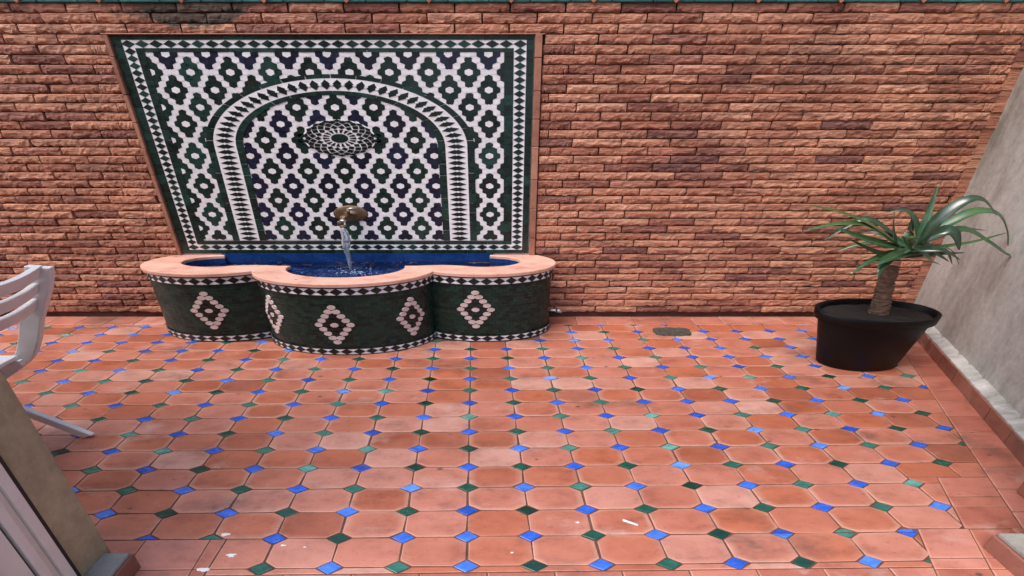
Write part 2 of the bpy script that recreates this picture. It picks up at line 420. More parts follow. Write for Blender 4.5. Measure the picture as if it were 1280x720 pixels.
# shared meshes for whole tiles
oct_vars = []
for k in range(14):
    rr = random.Random(k)
    poly = [lat(x-.5+rr.uniform(-.012, .012), y-.5+rr.uniform(-.012, .012)) for x, y in OCT]; poly = [(x-LX0, y-LY0) for x, y in poly]
    g = tile_geo(poly, .0017, rr.uniform(.0014, .0026), rr.uniform(.0008, .0016), rr.uniform(-.0012, .0008), (rr.uniform(-.012, .012), rr.uniform(-.012, .012)), rr.uniform(.008, .016))
    oct_vars.append((g, tile_mesh(g, TILE, EDGE, 'octagon_tile')))
dia_vars = {}
for nm, m0 in (('b', F_BLUE), ('g', F_GREEN)):
    dia_vars[nm] = []
    for k in range(6):
        rr = random.Random(40+k)
        poly = [lat(x*.97+rr.uniform(-.015, .015), y*.97+rr.uniform(-.015, .015)) for x, y in DIA]; poly = [(x-LX0, y-LY0) for x, y in poly]
        g = tile_geo(poly, .0010, .0012, .0008, rr.uniform(-.0008, .0006), (rr.uniform(-.03, .03), rr.uniform(-.03, .03)))
        dia_vars[nm].append((g, tile_mesh(g, m0, m0, 'glazed_inset')))
def visible(X, Y, z=0, mrg=30):
    px, py, d = project((X, Y, z))
    return -mrg < px < 1280+mrg and -mrg < py < 720+mrg
def dia_col(i, j):
    blue = (i+j) % 2 == 0
    if j >= 12 and (i >= 6 or i <= -8) and R.random() < .8: blue = True
    elif R.random() < .03: blue = not blue
    return 'b' if blue else 'g'
stuffT = MB(); stuff_r = []
def put_tile(poly, whole, vars_, mats, name, force_part=None):
    cx = sum(p[0] for p in poly)/len(poly); cy = sum(p[1] for p in poly)/len(poly)
    if whole:
        g, me = vars_[R.randrange(len(vars_))]
        o = bpy.data.objects.new(name, me); COL.objects.link(o); o.parent = floor; o.location = (cx+g[0][0], cy+g[0][1], 0)
    else:
        g = tile_geo(poly, .0018, .002, .0014)
        if not g: return
        o = link(name, tile_mesh(g, mats[0], mats[1], name), None, floor); o.location = (*g[0], 0)
def on_fountain(X, Y):
    x = X/S
    return any((x-a)**2+(Y-b)**2 < (r-.02)**2 for a, b, r in ((-.890, 2.67, .215), (-.468, 2.55, .262), (-.052, 2.67, .215)))
for j in range(-2, 18):
    for i in range(-22, 13):
        cx, cy = lat(i+.5, j+.5)
        if not on_fountain(cx, cy) or (cy < 2.4):
            poly = [lat(i+x, j+y) for x, y in OCT]
            vis = visible(cx, cy, 0, 45)
            for q in clip_regions(poly):
                if vis: put_tile(q, q is poly, oct_vars, (TILE, EDGE), 'octagon_tile')
                else:
                    g = tile_geo(q, .0012, .003, .002)
                    if g:
                        stuffT.add([(v[0]+g[0][0], v[1]+g[0][1], v[2]) for v in g[1]], g[2]); stuff_r += [R.random()]*len(g[2])
        dx, dy = lat(i, j)
        if dx < -3.9 or on_fountain(dx, dy): continue
        if not visible(dx, dy, 0, 25): continue
        poly = [lat(i+x, j+y) for x, y in DIA]
        c = dia_col(i, j)
        for q in clip_regions(poly):
            m0 = F_BLUE if c == 'b' else F_GREEN
            put_tile(q, q is poly, dia_vars[c], (m0, m0), 'glazed_inset')
so = stuffT.build('octagon_tile_field', TILE_ST, floor); so['kind'] = 'stuff'
at = so.data.attributes.new('rnd', 'FLOAT', 'FACE'); at.data.foreach_set('value', stuff_r)

def quad_tile(p):                          # plain clay border tile from 4 points
    if area(p) < 0: p = p[::-1]
    g = tile_geo(p, .0012, .0022, .002, R.uniform(-.001, .0006), (R.uniform(-.01, .01), R.uniform(-.01, .01)))
    if g:
        o = link('border_tile', tile_mesh(g, SQ, EDGE, 'border_tile'), None, floor); o.location = (*g[0], 0)
rx = lambda Y, off=0: 2.548+.507*(Y-2.286)-off
px_ = lambda Y: 2.784+.466*(Y-2.426)+.012         # foot of the right wall skirting
# strip under the brick wall
x = -3.9
while x < rx(2.75)-.03:
    x1 = min(x+.213+R.uniform(-.012, .012), rx(2.75)-.002)
    if not (-2.3 < x and x1 < .32): quad_tile([(x, YB), (x1, YB), (x1, 2.835), (x, 2.835)])
    x = x1
# strip beside the right wall
Y = 2.835
while Y > .3:
    Y1 = Y-R.choice((.112, .118, .108))
    quad_tile([(rx(Y1), Y1), (px_(Y1), Y1), (px_(Y), Y), (rx(Y), Y)]); Y = Y1
cuts = [1.312, 1.212, 1.164, 1.068]
for Ya, Yb in zip(cuts, cuts[1:]): quad_tile([(rx(Yb, .215), Yb), (rx(Yb), Yb), (rx(Ya), Ya), (rx(Ya, .215), Ya)])
cuts = [1.068, .955, .915, .80, .69, .58]
for Ya, Yb in zip(cuts, cuts[1:]):
    for o0, o1 in ((.39, .20), (.20, 0)): quad_tile([(rx(Yb, o0), Yb), (rx(Yb, o1), Yb), (rx(Ya, o1), Ya), (rx(Ya, o0), Ya)])
# rows of plain tiles in front of the doorway
for r in range(4):
    j1, j0 = -.2-r*.95, -.2-(r+1)*.95
    i = -4.6-(r % 2)*.4
    while lat(i, j1)[0] < 1.55:
        i1 = i+.98
        p = [lat(i, j0), lat(i1, j0), lat(i1, j1), lat(i, j1)]
        q = clip(p, rline(.39))
        if r == 0 or True:
            q = clip(q, (-1, 0, .985)) if r == 0 and len(q) > 2 else q
        if len(q) > 2 and area(q) > 1e-3: quad_tile(q)
        i = i1
for i in range(-10, -3):
    for j in (0, -1):
        p = [lat(i, j), lat(i+1, j), lat(i+1, j+1), lat(i, j+1)]
        q = clip(p, (1, 0, -.985))
        if j == -1 and len(q) > 2: q = clip(q, row_hp(-.2, True)) if False else q
        if len(q) > 2 and area(q) > 1e-3 and j == 0: quad_tile(q)
        if j == -1 and len(q) > 2:
            q = clip(q, (1, 0, -.985))
            if len(q) > 2 and area(q) > 1e-3: quad_tile(q)

# drain grate by the wall
dr = empty('floor_drain', (1.19, 2.594, 0)); tag(dr, 'small dark iron drain grate set in the tile floor by the brick wall', 'drain')
mb = MB(); edge_ = []
for k in range(36):
    a = 2*math.pi*k/36; c_, s_ = math.cos(a), math.sin(a); q = (abs(c_)**5+abs(s_)**5)**-.2
    edge_.append(Vector((.132*c_*q*R.uniform(.93, 1.03), .064*s_*q*R.uniform(.9, 1.04), .0016)))
mb.prism(edge_, Vector((0, 0, -.005))); mb.build('frame', IRON, dr)
for k in range(7):
    m_ = MB(); x = -.105+k*.035; m_.box(x-.010, x+.010, -.05+R.uniform(0, .008), .05-R.uniform(0, .008), .0, .0045); m_.build('bar', IRON, dr)

# ================================================================== BRICK WALL
BH, BL = .0495, .305
WTOP, WL, WR = 1.905, -5.2, 2.955
wall = empty('brick_wall', (-1.1, YW+.012, 0)); tag(wall, 'long wall of rough split orange clay bricks behind the fountain', 'wall')
WY = YW+.012
def wpart(o): o.parent = wall; o.location = (o.location[0]+1.1, o.location[1]-WY, o.location[2]); return o
mb = MB(); mb.box(WL, 3.15, WY, WY+.18, -.05, 2.2); wpart(mb.build('mortar_backing', MORTAR))
def brick_mesh(seed):
    rr = random.Random(900+seed); nx, prof = 19, [(0, .002), (.08, .006), (.16, .0160), (.34, .0190), (.66, .0200), (.94, .0185), (1, .0150)]
    L_, h = BL-.0095, BH-.0028; off = Vector((seed*7.3, seed*3.1, 0))
    vs = []; nz = len(prof)
    for a in range(nx):
        u = a/(nx-1); e = 1 if 0 < a < nx-1 else .8
        x = -L_/2+L_*u
        w = noise.noise(Vector((u*5, 0, 0))+off)*.5+noise.noise(Vector((u*13, 4, 0))+off)*.45+noise.noise(Vector((u*27, 8, 0))+off)*.25
        w2 = noise.noise(Vector((u*4, 9, 0))+off)
        for t, d in prof:
            n = noise.noise(Vector((u*8, t*2.2, 1))+off)+.6*noise.noise(Vector((u*19, t*4, 5))+off)
            z = h*t
            if t < .5: z += (.025*max(-.22, w))*(1-abs(t-.15)*2.4)*(1 if t > .05 else .5)
            if t > .8: z -= .0035*max(0, w2)
            vs.append((x, -(d*e+n*.0055*(.5+t*(1-t)*3)), z))
    fs = [(a*nz+b, (a+1)*nz+b, (a+1)*nz+b+1, a*nz+b+1) for a in range(nx-1) for b in range(nz-1)]
    base = len(vs)
    for a in range(nx):
        x = -L_/2+L_*a/(nx-1); vs += [(x, .006, 0.0), (x, .006, h)]
    for a in range(nx-1):
        fs.append((base+2*a, base+2*a+2, (a+1)*nz, a*nz)); fs.append((a*nz+nz-1, (a+1)*nz+nz-1, base+2*a+3, base+2*a+1))
    fs.append(tuple([base]+list(range(0, nz))+[base+1])); fs.append(tuple(reversed([base+2*(nx-1)]+list(range((nx-1)*nz, nx*nz))+[base+2*(nx-1)+1])))
    return vs, fs
bvars = [brick_mesh(k) for k in range(22)]
bmesh_ = []
for vs, fs in bvars:
    me = mesh(vs, fs, 'brick'); me.materials.append(BRICK); bmesh_.append(me)
PL, PR, PB, PT = -2.226, .242, .45, 1.785          # opening kept for the mosaic and its frame
bricks = []; ph = 0.0
nc = int((WTOP-.045)/BH)
for c in range(nc+2):
    z = .039+c*BH
    if z+BH > 1.93: break
    ph = (ph+R.choice((.10, .15, .2, .13, .17)))%BL; x = WL-ph
    segs = [(WL, WR)]
    if z+BH*.6 > PB and z+BH*.4 < PT: segs = [(WL, PL), (PR, WR)]
    while x < WR:
        for a, b in segs:
            x0, x1 = max(x, a), min(x+BL, b)
            if x1-x0 > .03: bricks.append((x0, x1, z))
        x += BL
def bsize(b):
    p = project(((b[0]+b[1])/2, YW, b[2]+BH/2)); q = project((b[1], YW, b[2])); r_ = project((b[0], YW, b[2]+BH))
    if not (-20 < p[0] < 1300 and -6 < p[1] < 720): return 0
    return abs(q[0]-r_[0])*abs(q[1]-r_[1])
bricks.sort(key=bsize, reverse=True)
sb = MB(); sr = []
for k, (x0, x1, z) in enumerate(bricks):
    v = R.randrange(len(bvars)); fl = R.choice((1, -1)); dy = R.uniform(-.005, .005)
    if k < 300 and bsize((x0, x1, z)) > 0:
        o = bpy.data.objects.new('brick', bmesh_[v]); COL.objects.link(o); o.parent = wall
        o.location = ((x0+x1)/2+1.1, dy, z); o.scale = ((x1-x0)/BL, 1, 1)
    else:
        sx = (x1-x0)/BL; vs, fs = bvars[v]
        sb.add([((x0+x1)/2+q[0]*sx, WY+dy+q[1], z+q[2]) for q in vs], fs); sr += [R.random()]*len(fs)
so = sb.build('brick_courses', BRICK_ST); wpart(so); so['kind'] = 'stuff'
so.data.attributes.new('rnd', 'FLOAT', 'FACE').data.foreach_set('value', sr)
# rough vertical end strip at the right corner
for k in range(13):
    z0 = .03+k*.146
    mb = MB(); n = 5
    for q in range(n):
        za = z0+q*.146/n; zb = za+.146/n
        mb.box(WR+R.uniform(-.010, .004), 3.06, WY-.012-R.uniform(0, .010), WY+.01, za+.001, zb-.0005*(q == n-1)*6)
    wpart(mb.build('end_brick', BRICK))
# glazed coping band with clay lozenges along the top
PT_ = .447
k = 0; x = WL
while x < 3.05:
    x1 = min(x+.2235, 3.06)
    wpart(bevel_box('coping_tile', x+.002, x1-.002, WY-.030, WY+.002, 1.9165, WTOP+.16, TEAL, None, .004, 1)); x = x1
for k in range(-12, 6):
    xc = .507+k*PT_
    if not WL < xc < 3: continue
    mb = MB(); zc = WTOP+.066
    mb.prism([Vector((xc-.066, WY-.036, zc)), Vector((xc, WY-.036, zc-.060)), Vector((xc+.066, WY-.036, zc)), Vector((xc, WY-.036, zc+.060))], Vector((0, .01, 0)))
    wpart(mb.build('clay_lozenge', STRIPC))

# ================================================================== MOSAIC PANEL
panel = empty('mosaic_panel', (XC, YW, .49)); tag(panel, 'green white and blue mosaic panel with an arch and rosette on the brick wall', 'mosaic panel')
def P3(xt, z, y=0.0): return Vector((xt*S, -y, z-.49))       # local: xt true offset from axis, y proud
mb = MB(); mb.box(-1.205, 1.185, -.0, .014, -.012, 1.28); mb.build('bedding', PGROUT, panel)
PW, PV = .2304/S, .183                                         # star period across and down
N0 = 1.126+6*PV/2                                               # z of star row 0
FL, FR_, FB, FT = -2.025, .048-.024, .583, 1.684
fxl, fxr = (FL-XC)/S, (FR_-XC)/S
RG = [(.395, .374), (.374, .3085), (.3085, .287)]; ZS = 1.18
ROW = PV/6
def chip(cx, cz, w_, h_, y, n=6):
    a0 = math.pi/2; t1, t2 = R.uniform(-.035, .035), R.uniform(-.035, .035)
    pts = [(math.cos(a0+2*math.pi*t/n), math.sin(a0+2*math.pi*t/n)) for t in range(n)]
    return [P3(cx+a*w_/2*1.12, cz+b*h_/2, y+t1*a*w_/2+t2*b*h_/2) for a, b in pts]
def inside_arch(x, z, r):
    return (abs(x) < r) if z < ZS else math.hypot(x, z-ZS) < r
DARKC = [(0, 2, .215, 1.30), (0, -2, .215, 1.30), (-.092, 1, .235, 1.38), (.092, 1, .235, 1.38), (-.092, -1, .235, 1.38), (.092, -1, .235, 1.38), (-.185, 0, .225, 1.42), (.185, 0, .225, 1.42)]
WHITEC = [(0, 0, .21, 1.2), (0, 3, .21, 1.1), (-.18, 2.05, .19, 1.1), (.18, 2.05, .19, 1.1), (-.18, -2.05, .19, 1.1), (.18, -2.05, .19, 1.1),
          (-.305, 1.0, .19, 1.1), (.305, 1.0, .19, 1.1), (-.305, -1.0, .19, 1.1), (.305, -1.0, .19, 1.1), (-.385, 0, .17, 1.0), (.385, 0, .17, 1.0)]
white = MB()
m_ = MB(); m_.prism([P3(fxl, FT, .0026), P3(fxl, FB, .0026), P3(fxr, FB, .0026), P3(fxr, FT, .0026)], Vector((0, .002, 0))); m_.build('field_ground', G_WHITE, panel)
for zone in (0, 1):                                             # 0 outside the arch, 1 inside
    def ok(cx, cz):
        if not (fxl-.004 < cx < fxr+.004 and FB-.006 < cz < FT+.006): return False
        ins = inside_arch(cx, cz, (.384 if zone == 0 else .298))
        if (zone == 0) == ins: return False
        return not (zone == 1 and math.hypot(cx, cz-1.229) < .101)
    for n in range(-1, 14):
        for q in range(-7, 8):
            cx0 = (q+(.5 if (n+zone) % 2 else 0))*PW; cz0 = N0-n*PV/2
            for dx, dr, w_, h_ in WHITEC:
                cx, cz = cx0+dx*PW, cz0+dr*ROW
                if ok(cx, cz): white.prism(chip(cx, cz, w_*PW, h_*ROW, .0040+(.0014 if dx == 0 and dr == 0 else 0)), Vector((0, .002, 0)))
            m_ = MB()
            for k, (dx, dr, w_, h_) in enumerate(DARKC):
                cx, cz = cx0+dx*PW, cz0+dr*ROW
                if ok(cx, cz): m_.prism(chip(cx, cz, w_*PW, h_*ROW, .0043+k*.00008), Vector((0, .0025, 0)))
            if m_.f:
                mat = G_BLUE if (zone == 1 and n % 2 == 0) or (zone == 0 and n == 0) else G_GREEN
                m_.build('mosaic_star', mat, panel)
w = white.build('white_mosaic', G_WHITE, panel); w['kind'] = 'stuff'
# straight borders -------------------------------------------------
XO = [(-2.190-XC)/S, (-2.138-XC)/S, (-2.072-XC)/S, fxl+.001]; XO2 = [(.192-XC)/S, (.150-XC)/S, (.078-XC)/S, fxr-.001]
ZO = [1.766, 1.744, 1.704, 1.684]; ZB = [.493, .517, .556, .578]
def rect(mb, x0, x1, z0, z1, y, back=.006): mb.prism([P3(x0, z1, y), P3(x0, z0, y), P3(x1, z0, y), P3(x1, z1, y)], Vector((0, back, 0)))
def strip_h(z0, z1, xa, xb, pitch):
    x = xa
    while x < xb-.004:
        x1 = min(x+pitch*R.uniform(.85, 1.15), xb)
        if xb-x1 < pitch*.3: x1 = xb
        m_ = MB(); rect(m_, x+.0006, x1-.0006, z0+.0006, z1-.0006, .0062+R.uniform(-.0005, .0005)); m_.build('border_tile', G_GREEN, panel); x = x1
def strip_v(xa, xb, z0, z1, pitch):
    z = z0
    while z < z1-.004:
        zz = min(z+pitch*R.uniform(.85, 1.15), z1)
        if z1-zz < pitch*.3: zz = z1
        m_ = MB(); rect(m_, xa+.0005, xb-.0005, z+.0006, zz-.0006, .0062+R.uniform(-.0005, .0005)); m_.build('border_tile', G_GREEN, panel); z = zz
strip_h(ZO[1], ZO[0], XO[0], XO2[0], .062); strip_h(ZB[0], ZB[1], XO[0], XO2[0], .062)
strip_h(ZO[3], ZO[2], XO[2], XO2[2], .062); strip_h(ZB[2], ZB[3], XO[2], XO2[2], .062)
strip_v(XO[0], XO[1], ZB[1], ZO[1], .062); strip_v(XO2[1], XO2[0], ZB[1], ZO[1], .062)
strip_v(XO[2], XO[3], ZB[3], ZO[3], .062); strip_v(XO2[3], XO2[2], ZB[3], ZO[3], .062)
m_ = MB(); m_.prism([P3(XO[1], ZO[1], .004), P3(XO[1], ZO[2], .004), P3(XO2[1], ZO[2], .004), P3(XO2[1], ZO[1], .004)], Vector((0, .003, 0)))
m_.prism([P3(XO[1], ZB[2], .004), P3(XO[1], ZB[1], .004), P3(XO2[1], ZB[1], .004), P3(XO2[1], ZB[2], .004)], Vector((0, .003, 0)))
m_.prism([P3(XO[1], ZO[2], .004), P3(XO[1], ZB[2], .004), P3(XO[2], ZB[2], .004), P3(XO[2], ZO[2], .004)], Vector((0, .003, 0)))
m_.prism([P3(XO2[2], ZO[2], .004), P3(XO2[2], ZB[2], .004), P3(XO2[1], ZB[2], .004), P3(XO2[1], ZO[2], .004)], Vector((0, .003, 0)))
m_.build('border_white', G_WHITE, panel)
def diamond(x, z, hx, hz):
    m_ = MB(); m_.prism([P3(x-hx, z, .0058), P3(x, z-hz, .0058), P3(x+hx, z, .0058), P3(x, z+hz, .0058)], Vector((0, .003, 0)))
    return m_.build('diamond_tile', G_GREEN, panel)
nb = 29
for zc, hz in ((1.724, .0185), (.5365, .018)):
    xa, xb = (XO[1]+XO[2])/2, (XO2[1]+XO2[2])/2
    for k in range(nb): diamond(xa+(xb-xa)*k/(nb-1), zc, (xb-xa)/(nb-1)*.49, hz)
nv = 33
for xa, xb in ((XO[1], XO[2]), (XO2[2], XO2[1])):
    for k in range(1, nv): diamond((xa+xb)/2, .5365+(1.724-.5365)*k/nv, abs(xb-xa)*.48, (1.724-.5365)/nv*.49)
# arch: green, white, green bands in voussoir tiles -----------------
def arch_pt(s_, r):           # s_ in [-1,1] along the centre radius; straight legs + half circle
    rc = .341; leg = ZS-FB; arc = math.pi*rc; tot = 2*leg+arc; d = (s_+1)/2*tot
    if d < leg: return (-r, FB+d)
    if d > leg+arc: return (r, ZS-(d-leg-arc))
    a = math.pi-(d-leg)/rc; return (r*math.cos(a), ZS+r*math.sin(a))
def arch_band(r0, r1, n, mat, name, y, gap=.02, sub=3, joined=False):
    mbj = MB()
    for k in range(n):
        m_ = mbj if joined else MB()
        ss = [-1+2*(k+gap+(1-2*gap)*q/sub)/n for q in range(sub+1)]
        o = [arch_pt(s_, r0) for s_ in ss]; i_ = [arch_pt(s_, r1) for s_ in ss]
        loop = [P3(*p, y) for p in o]+[P3(*p, y) for p in reversed(i_)]
        m_.prism(loop[::-1], Vector((0, .004, 0)))
        if not joined: m_.build(name, mat, panel)
    if joined: return mbj.build(name, mat, panel)
arch_band(*RG[0], 36, G_GREEN, 'arch_tile', .0066)
arch_band(*RG[2], 32, G_GREEN, 'arch_tile', .0066)
arch_band(RG[1][0]-.0005, RG[1][1]+.0005, 60, G_WHITE, 'arch_white', .0060, gap=0, joined=True)
nd = 70; dk = MB(); wt = MB()
for k in range(nd):
    s0 = -1+2*(k+.5)/nd; hs = 1.0/nd*.98
    pts = [arch_pt(s0-hs, .341), arch_pt(s0, .341+.0262), arch_pt(s0+hs, .341), arch_pt(s0, .341-.0262)]
    dk.prism([P3(*p, .0078) for p in pts][::-1], Vector((0, .003, 0)))
    if k: 
        s1 = -1+2*k/nd
        pts = [arch_pt(s1-hs*.40, .341), arch_pt(s1, .341+.0080), arch_pt(s1+hs*.40, .341), arch_pt(s1, .341-.0080)]
        wt.prism([P3(*p, .0090) for p in pts][::-1], Vector((0, .003, 0)))
o = dk.build('arch_lozenges', G_DARK, panel); o['kind'] = 'stuff'
o = wt.build('arch_white_dots', G_WHITE, panel); o['kind'] = 'stuff'
# rosette ------------------------------------------------------------
ZR = 1.229
def pol(r, a, y): return P3(r*math.cos(a), ZR+r*math.sin(a), y)
m_ = MB(); m_.prism([pol(.106, 2*math.pi*k/48, .0060) for k in range(48)][::-1], Vector((0, .004, 0))); m_.build('rosette_ground', G_WHITE, panel)
m_ = MB(); m_.prism([pol(.0255, 2*math.pi*k/16, .0080) for k in range(16)][::-1], Vector((0, .003, 0))); m_.build('rosette_boss', G_GREEN, panel)
ch = MB(); NR = 18; st_ = 2*math.pi/NR
def kite(r0, r1, rm, a, wd):
    ch.prism([pol(r0, a, .0080), pol(rm, a-wd, .0080), pol(r1, a, .0080), pol(rm, a+wd, .0080)], Vector((0, .003, 0)))
for k in range(NR):
    a = k*st_
    ch.prism([pol(.030, a-.05, .0080), pol(.049, a-.12, .0080), pol(.049, a+.12, .0080), pol(.030, a+.05, .0080)], Vector((0, .003, 0)))
    kite(.052, .074, .063, a, .163); kite(.068, .090, .079, a+st_/2, .150); kite(.081, .101, .091, a, .135)
    kite(.092, .1065, .099, a+st_*.5, .14)
o = ch.build('rosette_chips', G_DARK, panel); o['kind'] = 'stuff'
for a0 in (0, math.pi):                                           # leaf clusters left and right of the rosette
    for da, r_ in ((0, .119), (.13, .112), (-.13, .112), (.2, .121), (-.2, .121)):
        m_ = MB(); c_ = pol(r_, a0+da, .0075)
        m_.prism([c_+Vector((.0125*S*math.cos(q), 0, .0125*math.sin(q))) for q in [math.pi/2-2*math.pi*t/6 for t in range(6)]][::-1], Vector((0, .003, 0))); m_.build('mosaic_star', G_GREEN, panel)
# clay frame strips round the panel
for x0, x1 in ((-2.222, -2.196), (.198, .238)):
    z = .46
    while z < 1.765:
        z1 = min(z+R.uniform(.14, .2), 1.770)
        wpart(bevel_box('frame_strip', x0, x1, YW-.022+R.uniform(0, .004), YW+.016, z+.001, z1-.001, STRIPC, None, .003, 1)); z = z1
x = -2.232
while x < .25:
    x1 = min(x+R.uniform(.3, .42), .255)
    wpart(bevel_box('frame_strip', x+.001, x1-.001, YW-.020+R.uniform(0, .004), YW+.016, 1.7675, 1.7740, STRIPC, None, .003, 1)); x = x1

# ================================================================== FOUNTAIN
fount = empty('wall_fountain', (XC, 2.6, 0)); tag(fount, 'three lobed green tiled wall fountain basin with pink clay rim under the mosaic', 'fountain')
FO = Vector((XC, 2.6, 0))
def outline(rs, rc, n=26):
    """trefoil outline in true units, from the wall on the left to the wall on the right"""
    cl, cc, cr = (-.890, 2.67), (-.468, 2.55), (-.052, 2.67)
    yb = YW
    def arc(c, r, a0, a1, n): return [(c[0]+r*math.cos(a0+(a1-a0)*k/n), c[1]+r*math.sin(a0+(a1-a0)*k/n)) for k in range(n+1)]
    def isect(c0, r0, c1, r1, low=True):
        dx, dy = c1[0]-c0[0], c1[1]-c0[1]; d = math.hypot(dx, dy); a = (r0*r0-r1*r1+d*d)/(2*d); h = math.sqrt(max(0, r0*r0-a*a))
        mx, my = c0[0]+a*dx/d, c0[1]+a*dy/d
        p = [(mx+h*dy/d, my-h*dx/d), (mx-h*dy/d, my+h*dx/d)]
        return min(p, key=lambda q: q[1])
    i1 = isect(cl, rs, cc, rc); i2 = isect(cc, rc, cr, rs)
    ang = lambda p, c: math.atan2(p[1]-c[1], p[0]-c[0])
    a0 = math.pi-math.asin(min(1, (yb-cl[1])/rs)); a1 = ang(i1, cl) % (2*math.pi)
    pts = arc(cl, rs, a0, a1, n)
    b0 = ang(i1, cc) % (2*math.pi); b1 = ang(i2, cc) % (2*math.pi)
    pts += arc(cc, rc, b0, b1, n)[1:]
    c0 = ang(i2, cr) % (2*math.pi); c1 = math.asin(min(1, (yb-cr[1])/rs))+2*math.pi
    pts += arc(cr, rs, c0, c1, n)[1:]
    return pts
def FP(x, y, z): return Vector((x*S, y, z))-FO
body = outline(.214, .262, 30)
ZRIM, RT = .483, .022
# arc-length table
al = [0]
for p, q in zip(body, body[1:]): al.append(al[-1]+math.hypot(q[0]-p[0], q[1]-p[1]))
def body_at(s_):
    s_ = max(0, min(al[-1]-1e-6, s_))
    k = max(i for i in range(len(al)-1) if al[i] <= s_); t = (s_-al[k])/(al[k+1]-al[k])
    p, q = body[k], body[k+1]; ex, ey = q[0]-p[0], q[1]-p[1]; l = math.hypot(ex, ey)
    return (p[0]+ex*t, p[1]+ey*t), (ey/l, -ex/l)              # point, outward normal
def on_body(s_, z, off):
    p, n = body_at(s_); return FP(p[0]+n[0]*off, p[1]+n[1]*off, z)
vs = []; fs = []; arc_uv = []
zs = [0, .15, .3, ZRIM-RT]
for k, p in enumerate(body):
    for z in zs: vs.append(FP(p[0], p[1], z)); arc_uv.append((al[k], z, 0))
nz = len(zs)
for k in range(len(body)-1):
    for b in range(nz-1): fs.append((k*nz+b, (k+1)*nz+b, (k+1)*nz+b+1, k*nz+b+1))
o = mk('basin_wall', vs, fs, BODY, fount)
at = o.data.attributes.new('arc', 'FLOAT_VECTOR', 'POINT'); at.data.foreach_set('vector', [c for t in arc_uv for c in t])
# rim (C-shaped slab) --------------------------------------------------
outer = outline(.227, .275, 30)
def inner_path():
    cl, cc, cr, rs, rc, yf = (-.890, 2.69), (-.468, 2.565), (-.048, 2.69), .112, .178, 2.598
    arc = lambda c, r, a0, a1, n: [(c[0]+r*math.cos(a0+(a1-a0)*k/n), c[1]+r*math.sin(a0+(a1-a0)*k/n)) for k in range(n+1)]
    p = [(-.905, YW)]
    p += arc(cl, rs, math.radians(97), math.pi*2-math.asin(min(1, (cl[1]-yf)/rs))-0.0, 22)
    # gentle pink bump between the lobes
    xe = p[-1][0]; xs = cc[0]-math.sqrt(rc*rc-(cc[1]-yf)**2)
    p += [(xe+(xs-xe)*t, yf+.016*math.sin(math.pi*min(1, t*1.25))) for t in (.2, .4, .6, .8)]
    a0 = math.pi-math.asin((yf-cc[1])/rc); a1 = 2*math.pi+math.asin((yf-cc[1])/rc)
    p += arc(cc, rc, a0, a1, 28)
    xs2 = p[-1][0]; a2 = math.pi+math.asin((cr[1]-yf)/rs); xe2 = cr[0]+rs*math.cos(a2)
    p += [(xs2+(xe2-xs2)*t, yf+.016*math.sin(math.pi*min(1, (1-t)*1.25))) for t in (.2, .4, .6, .8)]
    p += arc(cr, rs, a2, 2*math.pi+math.radians(83), 22)
    p += [(-.033, YW)]
    return p
inner = inner_path()
def dd(pts):
    out = [pts[0]]
    for p in pts[1:]:
        if math.hypot(p[0]-out[-1][0], p[1]-out[-1][1]) > 1e-4: out.append(p)
    return out
outer = dd(outer); inner = dd(inner)
bm = bmesh.new()
ring = [bm.verts.new(FP(x, y, ZRIM)) for x, y in outer]+[bm.verts.new(FP(x, y, ZRIM)) for x, y in reversed(inner)]
f = bm.faces.new(ring); bm.normal_update()
if f.normal.z < 0: f.normal_flip()
ex = bmesh.ops.extrude_face_region(bm, geom=[f]); nv_ = [e for e in ex['geom'] if isinstance(e, bmesh.types.BMVert)]
for v in nv_: v.co.z -= RT
bmesh.ops.recalc_face_normals(bm, faces=list(bm.faces))
top_e = [e for e in bm.edges if all(abs(v.co.z-ZRIM) < 1e-5 for v in e.verts)]
bmesh.ops.bevel(bm, geom=top_e, offset=.006, segments=3, affect='EDGES', profile=.5)
bmesh.ops.triangulate(bm, faces=[f for f in bm.faces if len(f.verts) > 4])
from_bm('rim', bm, RIMC, fount)
# blue lining ---------------------------------------------------------
vs = []; fs = []; n = len(inner)
for x, y in inner: vs += [FP(x, y, .30), FP(x, y, ZRIM-RT+.002)]
for k in range(n-1): fs.append((2*k, 2*k+1, 2*k+3, 2*k+2))
lin = mk('basin_lining', vs, fs, LINING, fount)
bm = bmesh.new(); f = bm.faces.new([bm.verts.new(FP(x, y, .30)) for x, y in inner]); bmesh.ops.triangulate(bm, faces=[f]); bmesh.ops.recalc_face_normals(bm, faces=list(bm.faces))
from_bm('basin_bottom', bm, LINING, fount)
nbt = 9; xa, xb = -.915, -.022
for k in range(nbt):
    x0 = xa+(xb-xa)*k/nbt; x1 = xa+(xb-xa)*(k+1)/nbt; m_ = MB(); a = FP(x0, 0, 0); b = FP(x1, 0, 0)
    m_.box(a.x+.001, b.x-.001, YW-.012-FO.y, YW-FO.y+.001, .30, .4915); m_.build('back_tile', LINING, fount)
